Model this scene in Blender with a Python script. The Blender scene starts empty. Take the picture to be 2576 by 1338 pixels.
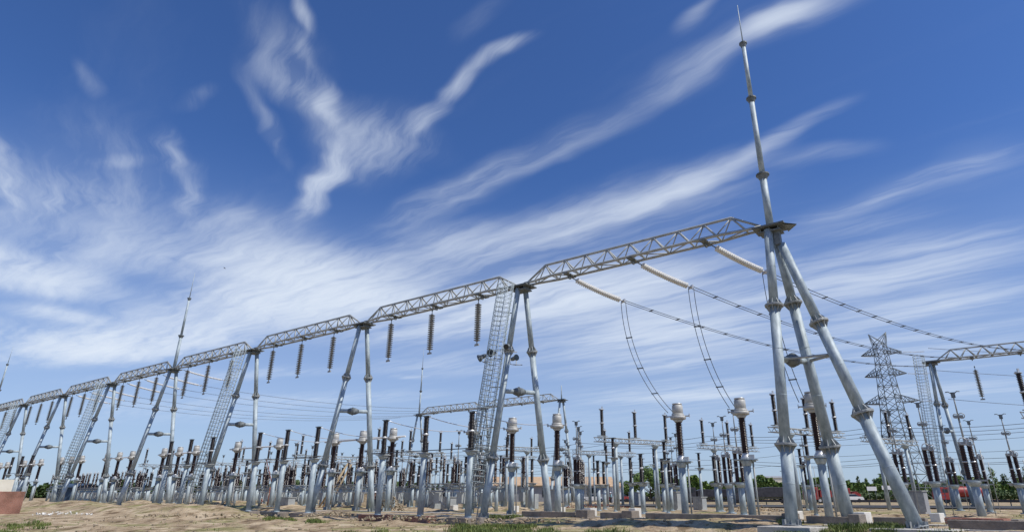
import bpy, math, random
from mathutils import Vector, Matrix
random.seed(7)
S = bpy.context.scene
COL = S.collection
R = math.radians
# ------------------------------------------------------------------ camera
EYE = 1.6
FP, CX, CY, HY = 1500.0, 1365.0, 669.0, 1240.0     # focal length, principal point, horizon (survey units, 2576 wide)
PITCH = math.atan((HY-CY)/FP)
cp, sp = math.cos(PITCH), math.sin(PITCH)
cam_d = bpy.data.cameras.new('camera'); cam = bpy.data.objects.new('camera', cam_d); COL.objects.link(cam)
cam.location = (0, 0, EYE); cam.rotation_euler = (R(90)+PITCH, 0, 0)
cam_d.sensor_width = 36; cam_d.lens = 36*FP/2576; cam_d.shift_x = -(CX-1288)/2576
cam_d.clip_end = 20000; cam_d.clip_start = .1
S.camera = cam

# survey: sight lines measured in the photograph, cut with the rows of the yard
E_ = Vector((.8131, -.5821, 0))       # along the gantries, towards the right
N_ = Vector((.5821, .8131, 0))
P_ = Vector((.830, .557, 0)).normalized()   # across the gantries, away
def sight(px, py):
    a = (px-CX)/FP; b = -(py-CY)/FP
    return Vector((a, cp-b*sp, sp+b*cp))
def G(px, py, z=0.0):
    r = sight(px, py); return Vector((0, 0, EYE))+r*((z-EYE)/r.z)
def W(px, py, D):
    r = sight(px, py); return Vector((0, 0, EYE))+r*(D/r.dot(N_))
def AP(a, D, z=0.0):                  # a along E_, D distance of the row
    return E_*a + N_*D + Vector((0, 0, z))
AE = math.atan2(E_.y, E_.x); APZ = math.atan2(P_.y, P_.x)

# ------------------------------------------------------------------ world
SUN_AZ = Vector((.90, -.44)).normalized(); SUN_EL = R(54)
w = bpy.data.worlds.new('World'); S.world = w; w.use_nodes = True; w.cycles.sampling_method = 'MANUAL'; w.cycles.sample_map_resolution = 512
nt = w.node_tree; nt.nodes.clear(); L = nt.links
def nd(t, **k):
    n = nt.nodes.new(t)
    for a, v in k.items(): setattr(n, a, v)
    return n
def put(sock, v):
    if hasattr(v, 'is_output') or isinstance(v, bpy.types.NodeSocket): L.new(v, sock)
    else: sock.default_value = v
def mth(op, a, b=0.0, c=None, clamp=False):
    n = nd('ShaderNodeMath', operation=op); n.use_clamp = clamp
    put(n.inputs[0], a); put(n.inputs[1], b)
    if c is not None: put(n.inputs[2], c)
    return n.outputs[0]
sky = nd('ShaderNodeTexSky', sky_type='NISHITA'); sky.sun_disc = False
sky.sun_elevation = SUN_EL; sky.sun_rotation = math.atan2(SUN_AZ.x, SUN_AZ.y)
sky.air_density = 1.0; sky.dust_density = .35; sky.ozone_density = 4.0; sky.altitude = 200
tc = nd('ShaderNodeTexCoord'); DIR = tc.outputs['Generated']
sep = nd('ShaderNodeSeparateXYZ'); L.new(DIR, sep.inputs[0])
zc = mth('MAXIMUM', sep.outputs[2], .012)
plx = mth('DIVIDE', sep.outputs[0], zc); ply = mth('DIVIDE', sep.outputs[1], zc)
cmb = nd('ShaderNodeCombineXYZ'); L.new(plx, cmb.inputs[0]); L.new(ply, cmb.inputs[1]); PL = cmb.outputs[0]
# the clouds lie on a high plane: their places are plane coordinates (x/z, y/z)
wn = nd('ShaderNodeTexNoise'); wn.inputs['Scale'].default_value = 2.6; wn.inputs['Detail'].default_value = 2.5; wn.inputs['Roughness'].default_value = .55
L.new(PL, wn.inputs['Vector'])
def vm(op, a, b=None, s=None):
    n = nd('ShaderNodeVectorMath', operation=op); put(n.inputs[0], a)
    if b is not None: put(n.inputs[1], b)
    if s is not None: put(n.inputs['Scale'], s)
    return n
wc = vm('SUBTRACT', wn.outputs['Color'], (.5, .5, .5)).outputs[0]
wsc = vm('SCALE', wc, s=.20).outputs[0]
PW = vm('ADD', PL, wsc).outputs[0]; PE = vm('ADD', PL, vm('SCALE', wc, s=.17).outputs[0]).outputs[0]
wn2 = nd('ShaderNodeTexNoise'); wn2.inputs['Scale'].default_value = 9; wn2.inputs['Detail'].default_value = 6
L.new(PL, wn2.inputs['Vector'])
PW = vm('ADD', PW, vm('SCALE', vm('SUBTRACT', wn2.outputs['Color'], (.5, .5, .5)).outputs[0], s=.012).outputs[0]).outputs[0]
def plane(px, py):
    r = sight(px, py); return Vector((r.x/r.z, r.y/r.z, 0))
def stroke(x0, y0, x1, y1, hw, s, src):
    a, b = plane(x0, y0), plane(x1, y1); c = (a+b)/2; ang = math.atan2((b-a).y, (b-a).x)
    mx, my = (x0+x1)/2, (y0+y1)/2; q = Vector((-(y1-y0), x1-x0)).normalized()
    wv = (plane(mx+q.x*hw, my+q.y*hw)-plane(mx-q.x*hw, my-q.y*hw))/2
    u = (b-a).normalized(); wid = abs(wv.x*-u.y+wv.y*u.x)*2.1+.012
    ln = (b-a).length*.72+wid*.3
    m = nd('ShaderNodeMapping', vector_type='TEXTURE'); L.new(src, m.inputs[0])
    m.inputs['Location'].default_value = c; m.inputs['Rotation'].default_value = (0, 0, ang); m.inputs['Scale'].default_value = (ln, wid, 1)
    l = vm('DOT_PRODUCT', m.outputs[0], m.outputs[0]).outputs['Value']
    f = mth('SUBTRACT', 1.0, l, clamp=True)
    f = mth('POWER', f, 2.2)
    return f, s
PREV = [None]
def total(lst):       # each stroke waits for the one before it, which keeps the shader small enough
    acc = None
    for st in lst:
        src = PE
        if PREV[0] is not None:
            q = nd('ShaderNodeVectorMath', operation='MULTIPLY_ADD'); L.new(PREV[0], q.inputs[0]); q.inputs[1].default_value = (1e-7, 1e-7, 1e-7); L.new(PE, q.inputs[2]); src = q.outputs[0]
        f, s = stroke(*st, src)
        acc = mth('MULTIPLY', f, s) if acc is None else mth('MULTIPLY_ADD', f, s, acc)
        PREV[0] = acc
    return acc
SA = [(985,570,1330,390,30,.6),(1180,460,1660,235,26,.45),(1620,240,1830,150,34,.5),(1740,165,2160,-20,28,.62),(1850,110,2050,20,15,.6),
 (1220,660,1620,470,38,.65),(1540,540,1910,385,22,.85),(1870,400,2090,270,12,.6),(1450,620,1880,470,60,.4),(1930,410,2190,380,16,.25),
 (1690,90,1800,-10,13,.5),(1990,565,2300,470,15,.45),(2200,495,2600,375,20,.6),(2000,600,2350,535,16,.45),(2390,400,2560,350,20,.2),
 (1930,745,2620,620,30,.95),(1950,690,2350,585,20,.6),(2050,800,2620,720,34,.8),(1980,870,2620,830,34,.6),(2250,640,2600,560,16,.5),(2000,930,2600,900,26,.4),
 (180,900,960,690,60,1.3),(540,720,980,700,55,1.2),(620,660,900,650,50,.5),(880,860,1560,700,56,1.0),(1300,800,1980,740,66,.8),(1380,880,1960,850,40,.9),(0,915,600,850,30,.8),(900,690,1500,560,40,.5),
 (-90,690,160,680,60,1.6),(50,778,215,795,16,1.0),(-50,590,330,610,70,.38),(260,650,720,590,60,.55),(380,560,700,540,40,.35),(-60,860,330,850,40,.7),(620,800,1000,740,40,.8),
 (950,930,1400,900,24,.5),(1500,1000,2000,960,26,.5),(100,1050,900,1010,30,.4),(1200,1060,2500,1020,30,.3),(960,610,1250,590,40,.35),(1120,760,1900,650,40,.45),(200,960,900,925,12,.45),(1360,945,1900,905,14,.5),(2080,1000,2620,965,16,.5),(1500,1010,2000,985,10,.4),(600,1010,1250,985,10,.35),(990,950,1050,945,5,.5)]
SB = [(778,-20,795,95,11,.75),(765,90,795,185,12,.4),(690,190,850,290,30,.38),(840,270,950,420,60,.34),(850,400,738,560,22,.95),(900,370,800,480,34,.38),(820,190,868,335,14,.45),(630,200,720,410,14,.3),(650,-20,760,260,44,.14),(1000,300,880,460,70,.3),(720,60,760,260,60,.22),(250,300,330,480,90,.2),(60,380,180,520,70,.25),
 (1040,345,1110,268,16,.7),(1105,265,1190,172,13,.75),(1175,178,1330,108,11,.62),(960,360,1060,330,60,.2),(178,135,232,240,12,.22),(440,270,540,228,9,.2),(225,416,372,398,9,.28),(418,322,452,450,20,.42),(492,430,452,550,20,.5),
 (-20,320,30,560,28,.8),(160,440,100,580,50,.45),(320,440,240,580,54,.38),(1150,120,1260,-30,14,.12),(560,480,600,560,30,.2)]
A = total(SA); B = total(SB)
def fibre(ang, sx, sy, sc):
    m = nd('ShaderNodeMapping', vector_type='TEXTURE'); L.new(PW, m.inputs[0])
    m.inputs['Rotation'].default_value = (0, 0, ang); m.inputs['Scale'].default_value = (sx, sy, 1)
    n = nd('ShaderNodeTexNoise'); n.inputs['Scale'].default_value = sc; n.inputs['Detail'].default_value = 9; n.inputs['Roughness'].default_value = .6
    L.new(m.outputs[0], n.inputs['Vector']); return n.outputs['Fac']
angA = math.atan2(*(plane(1900, 390)-plane(1250, 640)).yx); angB = math.atan2(*(plane(860, 300)-plane(740, 550)).yx)
def fib2(ang, sx, sy, sc, k, lo, env):
    co = fibre(ang, sx, sy, sc); fi = fibre(ang+.10, sx*.9, sy*.55, sc*2.0)
    v = mth('ADD', mth('MULTIPLY', co, .66), mth('MULTIPLY', fi, .34))
    return mth('MAXIMUM', mth('MULTIPLY', mth('SUBTRACT', v, mth('SUBTRACT', lo, mth('MULTIPLY', mth('MINIMUM', env, 1.0), .13))), k), 0.0)
fA = fib2(angA, 4.0, .75, 3.0, 3.9, .47, A); fB = fib2(angB, 3.0, .6, 4.6, 3.9, .47, B)
fA = mth('ADD', fA, .20); fB = mth('ADD', fB, .20)
bg = fibre(angA, 5.0, .8, 1.3); bgm = mth('MULTIPLY', mth('SUBTRACT', bg, .50, clamp=True), .45)
dens = mth('ADD', mth('MULTIPLY', A, fA), mth('MULTIPLY', B, fB))
dens = mth('ADD', dens, mth('MULTIPLY', bgm, fA))
dens = mth('SUBTRACT', 1.0, mth('POWER', math.e, mth('MULTIPLY', dens, -.90)))       # optical depth to cover
el = sep.outputs[2]
fade = nd('ShaderNodeMapRange'); L.new(el, fade.inputs[0]); fade.inputs[1].default_value = .02; fade.inputs[2].default_value = .13
dens = mth('MULTIPLY', dens, fade.outputs[0])
# thin pale veil towards the horizon
veil = nd('ShaderNodeMapRange'); veil.interpolation_type = 'SMOOTHSTEP'; L.new(el, veil.inputs[0]); veil.inputs[1].default_value = .50; veil.inputs[2].default_value = -.02; veil.inputs[3].default_value = 0; veil.inputs[4].default_value = .66
tint = nd('ShaderNodeMix', data_type='RGBA', blend_type='MULTIPLY'); tint.inputs[0].default_value = 1
L.new(sky.outputs[0], tint.inputs['A']); tint.inputs['B'].default_value = (.60, .85, 1.27, 1)
m1 = nd('ShaderNodeMix', data_type='RGBA'); L.new(veil.outputs[0], m1.inputs[0]); L.new(tint.outputs['Result'], m1.inputs['A']); m1.inputs['B'].default_value = (5.0, 6.0, 7.5, 1)
m2 = nd('ShaderNodeMix', data_type='RGBA'); L.new(dens, m2.inputs[0]); L.new(m1.outputs['Result'], m2.inputs['A']); m2.inputs['B'].default_value = (7.9, 8.7, 9.8, 1)
bgd = nd('ShaderNodeBackground'); L.new(m2.outputs['Result'], bgd.inputs[0]); bgd.inputs[1].default_value = .098
out = nd('ShaderNodeOutputWorld'); L.new(bgd.outputs[0], out.inputs[0])
sun_d = bpy.data.lights.new('sun', 'SUN'); sun_d.energy = 4.2; sun_d.angle = R(.5); sun_d.color = (1, .95, .87)
sun = bpy.data.objects.new('sun', sun_d); COL.objects.link(sun)
sv = Vector((SUN_AZ.x*math.cos(SUN_EL), SUN_AZ.y*math.cos(SUN_EL), math.sin(SUN_EL)))
sun.rotation_euler = sv.to_track_quat('Z', 'Y').to_euler()
S.view_settings.view_transform = 'Standard'; S.view_settings.look = 'None'; S.view_settings.exposure = 0; S.view_settings.gamma = 1
S.view_settings.use_curve_mapping = False

# ------------------------------------------------------------------ materials
def mat(name, col, rough=.6, metal=0.0, col2=None, scale=3.0, bump=0.0, bscale=None, coord='Object', detail=6, stretch=None, lo=.35, hi=.65, spec=None):
    m = bpy.data.materials.new(name); m.use_nodes = True; t = m.node_tree; b = t.nodes['Principled BSDF']
    b.inputs['Roughness'].default_value = rough; b.inputs['Metallic'].default_value = metal
    if spec is not None: b.inputs['Specular IOR Level'].default_value = spec
    b.inputs['Base Color'].default_value = (*col, 1)
    tcn = t.nodes.new('ShaderNodeTexCoord'); v = tcn.outputs[coord]
    if stretch:
        mp = t.nodes.new('ShaderNodeMapping'); mp.inputs['Scale'].default_value = stretch; t.links.new(v, mp.inputs[0]); v = mp.outputs[0]
    if col2:
        n = t.nodes.new('ShaderNodeTexNoise'); n.inputs['Scale'].default_value = scale; n.inputs['Detail'].default_value = detail; n.inputs['Roughness'].default_value = .62
        t.links.new(v, n.inputs['Vector'])
        r = t.nodes.new('ShaderNodeValToRGB'); r.color_ramp.elements[0].position = lo; r.color_ramp.elements[1].position = hi
        r.color_ramp.elements[0].color = (*col, 1); r.color_ramp.elements[1].color = (*col2, 1)
        t.links.new(n.outputs['Fac'], r.inputs[0]); t.links.new(r.outputs[0], b.inputs['Base Color'])
        rr = t.nodes.new('ShaderNodeMapRange'); rr.inputs[3].default_value = max(0, rough-.1); rr.inputs[4].default_value = min(1, rough+.12)
        t.links.new(n.outputs['Fac'], rr.inputs[0]); t.links.new(rr.outputs[0], b.inputs['Roughness'])
    if bump:
        n2 = t.nodes.new('ShaderNodeTexNoise'); n2.inputs['Scale'].default_value = bscale or scale*4; n2.inputs['Detail'].default_value = 8
        t.links.new(v, n2.inputs['Vector'])
        bp = t.nodes.new('ShaderNodeBump'); bp.inputs['Strength'].default_value = bump; bp.inputs['Distance'].default_value = .1
        t.links.new(n2.outputs['Fac'], bp.inputs['Height']); t.links.new(bp.outputs[0], b.inputs['Normal'])
    return m
M = {}
M['steel'] = mat('galvanised_steel', (.24, .295, .32), .58, .12, (.46, .53, .555), 3.2, bump=.06, bscale=30, stretch=(1, 1, .45), detail=12, lo=.34, hi=.64)
M['steel_dull'] = mat('weathered_steel', (.27, .29, .29), .6, .2, (.44, .45, .43), 3)
M['truss'] = mat('truss_steel', (.30, .31, .29), .6, .15, (.46, .47, .44), 2)
M['dark_steel'] = mat('dark_flange', (.10, .115, .12), .6, .2, (.2, .22, .22), 4)
M['pylon'] = mat('aged_angle_steel', (.13, .155, .165), .65, .1, (.22, .25, .26), .6)
M['porcelain'] = mat('brown_porcelain', (.022, .010, .010), .22, 0, (.045, .02, .018), 3)
M['black_ins'] = mat('black_rubber', (.012, .011, .015), .35, 0, (.03, .025, .03), 3)
M['cream'] = mat('cream_glass', (.66, .655, .62), .35, 0, (.78, .775, .75), 6)
M['greyglass'] = mat('grey_glass', (.15, .145, .125), .35, 0, (.30, .29, .26), 7)
M['head'] = mat('cast_aluminium', (.38, .37, .335), .5, .1, (.54, .535, .50), 3)
M['silver'] = mat('bright_aluminium', (.50, .51, .51), .38, .4, (.64, .64, .62), 4)
M['wire'] = mat('stranded_wire', (.10, .11, .12), .5, .5)
M['wire_light'] = mat('new_aluminium_wire', (.62, .64, .66), .4, .5)
M['concrete'] = mat('concrete', (.42, .39, .34), .85, 0, (.56, .53, .47), 2.2, .3, 14)
M['concrete_w'] = mat('pale_concrete', (.62, .60, .54), .85, 0, (.74, .72, .66), 1.6, .3, 12)
M['concrete_d'] = mat('dark_concrete', (.18, .155, .13), .9, 0, (.30, .26, .22), 2.0, .3, 12)
M['brick'] = mat('red_brick', (.38, .17, .11), .9, 0, (.50, .26, .18), 1.1, .3, 9)
def brick_mat():
    m = bpy.data.materials.new('brickwork'); m.use_nodes = True; t = m.node_tree; b = t.nodes['Principled BSDF']; b.inputs['Roughness'].default_value = .9
    g = t.nodes.new('ShaderNodeNewGeometry'); sp_ = t.nodes.new('ShaderNodeSeparateXYZ'); t.links.new(g.outputs['Position'], sp_.inputs[0])
    ad = t.nodes.new('ShaderNodeMath'); ad.operation = 'ADD'; t.links.new(sp_.outputs[0], ad.inputs[0]); t.links.new(sp_.outputs[1], ad.inputs[1])
    cb = t.nodes.new('ShaderNodeCombineXYZ'); t.links.new(ad.outputs[0], cb.inputs[0]); t.links.new(sp_.outputs[2], cb.inputs[1])
    br = t.nodes.new('ShaderNodeTexBrick'); t.links.new(cb.outputs[0], br.inputs['Vector']); br.inputs['Scale'].default_value = 4.5; br.inputs['Mortar Size'].default_value = .03
    br.inputs['Color1'].default_value = (.36, .13, .08, 1); br.inputs['Color2'].default_value = (.25, .085, .055, 1); br.inputs['Mortar'].default_value = (.38, .30, .24, 1)
    n = t.nodes.new('ShaderNodeTexNoise'); n.inputs['Scale'].default_value = 1.1; n.inputs['Detail'].default_value = 9; t.links.new(g.outputs['Position'], n.inputs['Vector'])
    r = t.nodes.new('ShaderNodeValToRGB'); r.color_ramp.elements[0].position = .35; r.color_ramp.elements[0].color = (.62, .6, .58, 1); r.color_ramp.elements[1].position = .6; t.links.new(n.outputs['Fac'], r.inputs[0])
    mx = t.nodes.new('ShaderNodeMix'); mx.data_type = 'RGBA'; mx.blend_type = 'MULTIPLY'; mx.inputs[0].default_value = 1; t.links.new(br.outputs['Color'], mx.inputs['A']); t.links.new(r.outputs[0], mx.inputs['B'])
    t.links.new(mx.outputs['Result'], b.inputs['Base Color']); return m
M['brick'] = brick_mat()
M['cabinet'] = mat('grey_cabinet', (.34, .36, .36), .45, .1, (.42, .44, .43), 2)
M['asphalt'] = mat('asphalt', (.045, .045, .047), .9, 0, (.075, .073, .07), 4, .3)
M['leaf'] = mat('leaf', (.065, .12, .02), .6, 0, (.17, .25, .05), .9, lo=.3, hi=.7)
M['leaf_dark'] = mat('leaf_dark', (.03, .06, .014), .6, 0, (.08, .13, .03), .7, lo=.3, hi=.7)
M['bark'] = mat('bark', (.10, .07, .045), .9, 0, (.18, .13, .09), 5)
M['grass'] = mat('grass_blade', (.06, .11, .02), .7, 0, (.19, .22, .05), .8, lo=.3, hi=.7)
M['red'] = mat('red_paint', (.22, .018, .017), .5, 0, (.34, .04, .035), .8)
M['white'] = mat('white_paint', (.72, .73, .72), .35, 0, (.80, .80, .78), 1.5)
M['black'] = mat('black_cover', (.018, .018, .024), .5, 0, (.045, .045, .055), 2)
M['glass'] = mat('dark_glass', (.02, .028, .035), .12)
M['rubber'] = mat('tyre_rubber', (.02, .02, .02), .85)
M['roof'] = mat('tan_roof', (.46, .30, .17), .8, 0, (.56, .40, .25), 1.4)
M['plaster'] = mat('grey_plaster', (.25, .26, .28), .85, 0, (.34, .35, .36), .9)
M['blue'] = mat('blue_sheet', (.03, .06, .11), .7, 0, (.05, .09, .15), .8)
M['creamwall'] = mat('cream_render', (.66, .62, .50), .85, 0, (.76, .72, .6), 1)
M['rust'] = mat('rusty_steel', (.16, .055, .035), .8, .1, (.30, .12, .08), 5)
M['rope'] = mat('tan_timber', (.34, .25, .14), .85, 0, (.5, .4, .26), 4)
M['debris'] = mat('brown_rubble', (.20, .16, .11), .95, 0, (.42, .34, .23), 5, .5, 10)
M['skin'] = mat('skin', (.40, .24, .17), .6)
M['cloth_brown'] = mat('brown_cloth', (.24, .10, .075), .9, 0, (.34, .17, .12), 6)
M['cloth_teal'] = mat('pale_blue_cloth', (.30, .52, .55), .9)
M['cloth_dark'] = mat('dark_cloth', (.03, .035, .05), .9)

# ------------------------------------------------------------------ mesh builder
class MB:
    def __init__(s): s.v = []; s.f = []; s.sm = []
    def quad(s, pts, smooth=False):
        b = len(s.v); s.v += [tuple(p) for p in pts]; s.f.append(tuple(range(b, b+len(pts)))); s.sm.append(smooth)
    def box(s, c, d, ax=None):
        c = Vector(c); X, Y, Z = ax if ax else (Vector((1,0,0)), Vector((0,1,0)), Vector((0,0,1)))
        b = len(s.v); h = [x/2 for x in d]
        for k in (-1, 1):
            for j in (-1, 1):
                for i in (-1, 1): s.v.append(tuple(c+X*(i*h[0])+Y*(j*h[1])+Z*(k*h[2])))
        for f in ((0,2,3,1),(4,5,7,6),(0,1,5,4),(2,6,7,3),(0,4,6,2),(1,3,7,5)): s.f.append(tuple(b+i for i in f)); s.sm.append(False)
        return s
    def tube(s, pts, rs, n=12, cap=True, smooth=True):
        pts = [Vector(p) for p in pts]
        if not isinstance(rs, (list, tuple)): rs = [rs]*len(pts)
        b = len(s.v); m = len(pts); ref = None
        for i, p in enumerate(pts):
            t = (pts[min(i+1, m-1)]-pts[max(i-1, 0)])
            t = t.normalized() if t.length > 1e-9 else Vector((0, 0, 1))
            if ref is None:
                ref = Vector((0, 0, 1)) if abs(t.z) < .9 else Vector((1, 0, 0))
                u = t.cross(ref).normalized()
            else:
                u = (u-t*u.dot(t)); u = u.normalized() if u.length > 1e-6 else t.orthogonal().normalized()
            q = t.cross(u)
            for k in range(n):
                a = 2*math.pi*k/n; s.v.append(tuple(p+(u*math.cos(a)+q*math.sin(a))*rs[i]))
        for i in range(m-1):
            for k in range(n):
                k2 = (k+1) % n; s.f.append((b+i*n+k, b+i*n+k2, b+(i+1)*n+k2, b+(i+1)*n+k)); s.sm.append(smooth)
        if cap:
            s.f.append(tuple(b+k for k in range(n))[::-1]); s.sm.append(False)
            s.f.append(tuple(b+(m-1)*n+k for k in range(n))); s.sm.append(False)
        return s
    def lathe(s, base, axis, prof, n=14, smooth=True):   # prof: (distance along axis, radius); flat discs need repeated points
        base = Vector(base); t = Vector(axis).normalized(); u = t.orthogonal().normalized(); q = t.cross(u); b = len(s.v); m = len(prof)
        for (z, r) in prof:
            for k in range(n):
                a = 2*math.pi*k/n; s.v.append(tuple(base+t*z+(u*math.cos(a)+q*math.sin(a))*r))
        for i in range(m-1):
            for k in range(n):
                k2 = (k+1) % n; s.f.append((b+i*n+k, b+i*n+k2, b+(i+1)*n+k2, b+(i+1)*n+k)); s.sm.append(smooth)
        s.f.append(tuple(b+k for k in range(n))[::-1]); s.sm.append(False)
        s.f.append(tuple(b+(m-1)*n+k for k in range(n))); s.sm.append(False)
        return s
    def ring(s, c, axis, Rr, r, n=20, k=6):
        c = Vector(c); t = Vector(axis).normalized(); u = t.orthogonal().normalized(); q = t.cross(u); b = len(s.v)
        for i in range(n):
            a = 2*math.pi*i/n; e = u*math.cos(a)+q*math.sin(a)
            for j in range(k):
                g = 2*math.pi*j/k; s.v.append(tuple(c+e*(Rr+r*math.cos(g))+t*(r*math.sin(g))))
        for i in range(n):
            for j in range(k):
                s.f.append((b+i*k+j, b+i*k+(j+1) % k, b+((i+1) % n)*k+(j+1) % k, b+((i+1) % n)*k+j)); s.sm.append(True)
        return s
    def build(s, name, m, parent=None, loc=None, rz=0.0):
        me = bpy.data.meshes.new(name); me.from_pydata(s.v, [], s.f); me.polygons.foreach_set('use_smooth', s.sm); me.materials.append(M[m] if isinstance(m, str) else m); me.update()
        o = bpy.data.objects.new(name, me); COL.objects.link(o)
        if parent: o.parent = parent
        if loc is not None: o.location = loc
        if rz: o.rotation_euler.z = rz
        return o
def tag(o, label, cat, group=None, kind=None):
    if label: o['label'] = label
    if cat: o['category'] = cat
    if group: o['group'] = group
    if kind: o['kind'] = kind
    return o
def thing(name, label, cat, loc=(0, 0, 0), rz=0, group=None):
    o = bpy.data.objects.new(name, None); COL.objects.link(o); o.location = loc; o.rotation_euler = (0, 0, rz); o.empty_display_size = .3
    return tag(o, label, cat, group)
def kids(o): return KID.get(o.name, [])
KID = {}
def dup(root, loc, rz=0, label=None, sz=1.0):
    r = root.copy(); COL.objects.link(r); r.location = loc; r.rotation_euler = (0, 0, rz); r.scale = (1, 1, sz)
    if label: r['label'] = label
    for ch in list(root.children):
        c = ch.copy(); COL.objects.link(c); c.parent = r
        for g in list(ch.children):
            d = g.copy(); COL.objects.link(d); d.parent = c
    return r
class Proto:      # first use moves the prototype itself, later uses copy it
    def __init__(s, root): s.root = root; s.used = False
    def place(s, loc, rz, label, sz=1.0):
        if not s.used:
            s.used = True; o = s.root; o.location = loc; o.rotation_euler = (0, 0, rz); o['label'] = label; o.scale = (1, 1, sz); return o
        return dup(s.root, loc, rz, label, sz)
ORD = 'first second third fourth fifth sixth seventh eighth ninth tenth eleventh twelfth thirteenth fourteenth fifteenth sixteenth seventeenth eighteenth nineteenth twentieth'.split()
def nth(i):
    if i < 20: return ORD[i]
    tens = {2: 'twenty', 3: 'thirty', 4: 'forty', 5: 'fifty', 6: 'sixty'}
    t, u = divmod(i+1, 10)
    return (tens[t]+'-'+ORD[u-1]) if u else {3: 'thirtieth', 4: 'fortieth', 5: 'fiftieth', 6: 'sixtieth'}[t]
def sheds(z0, z1, r, rb, n, seg=14):
    p = [(z0, rb*1.15)]
    h = (z1-z0)/n
    for i in range(n):
        z = z0+i*h
        p += [(z+h*.12, rb), (z+h*.42, rb), (z+h*.55, r), (z+h*.66, r), (z+h*.95, rb)]
    p.append((z1, rb*1.15)); return p
Z3 = Vector((0, 0, 1))
# ------------------------------------------------------------------ ground
DA = 37.0; SPAN = 20.15
K0 = -8.45
def mound(x, y):          # heaps of sandy soil
    h = 0
    for (mx, my, r1, r2, a, hh) in MOUNDS:
        dx, dy = x-mx, y-my; c, s = math.cos(a), math.sin(a); u, v = (dx*c+dy*s)/r1, (-dx*s+dy*c)/r2
        q = u*u+v*v
        if q < 6: h += hh*math.exp(-q)
    return h
MOUNDS = []
def heap(px, py, r1, r2, hh, ang=None):
    g = G(px, py); MOUNDS.append((g.x, g.y, r1, r2, AE if ang is None else ang, hh))
for t in [(160,1277,4,1.2,.28),(300,1272,6,1.4,.42),(420,1274,5,1.2,.3),(520,1278,5,1.1,.30),(600,1282,4,1.0,.38),(690,1284,3,1,.22),(460,1290,7,1.0,.22),(820,1292,1.6,.7,.20),(760,1290,1.5,.8,.15),(1000,1300,2.5,.6,.12),(1060,1283,3,.8,.25),(1410,1272,3,1.2,.45),(1240,1283,3,.8,.2),(1560,1325,3,.5,.12),(1750,1300,1.6,.5,.16),(1880,1283,2.5,.9,.3),(2110,1287,2.5,.8,.2),(1480,1268,5,1.2,.35),(2500,1300,3,1,.22),(2560,1312,4,1.5,.25),(100,1300,4,1,.18),(300,1315,5,.8,.12),(650,1310,4,.7,.14),(960,1325,3,.5,.10),(880,1278,3,.9,.3),(2230,1300,2,.7,.15)] + [(90,1268,5,1.2,.45),(210,1267,6,1.3,.42),(350,1268,6,1.3,.5),(520,1270,6,1.3,.48),(610,1271,5,1.2,.45),(730,1276,3,1.0,.30),(250,1285,8,1.4,.30),(560,1290,6,1.2,.26),(380,1297,9,1.2,.22),(120,1304,7,1.0,.2),(700,1300,5,.9,.18),(1120,1288,2,.6,.22),(1300,1284,2,.7,.28),(1690,1312,4,.6,.16),(1850,1312,4,.7,.16),(2440,1306,3,.7,.18)]:
    heap(*t)
from mathutils import noise as NZ
def gz(x, y):
    D = x*N_.x+y*N_.y
    base = -0.38*max(0, min(1, (35.4-D)/1.6))
    a = x*E_.x+y*E_.y+D*.0
    t = max(0, min(1, (-50-a)/10)); t = t*t*(3-2*t)
    if t > 0:
        sg = 2.2 if D > 30.5 else 5.5
        base += t*.92*math.exp(-((D-30.5)/sg)**2)*(1+.45*NZ.noise(Vector((a*.16, D*.3, 5)))+.22*NZ.noise(Vector((a*.6, D*.6, 9))))
    d = math.hypot(x, y); f = max(0, 1-d/110)
    n = NZ.noise(Vector((x*.30, y*.35, 0)))*.16+NZ.noise(Vector((x*1.1, y*1.3, 3)))*.085+NZ.noise(Vector((x*2.7, y*3.2, 7)))*.045+NZ.noise(Vector((x*6.1, y*7.0, 2)))*.03
    return base+(n-.03)*f+mound(x, y)*1.35
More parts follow.
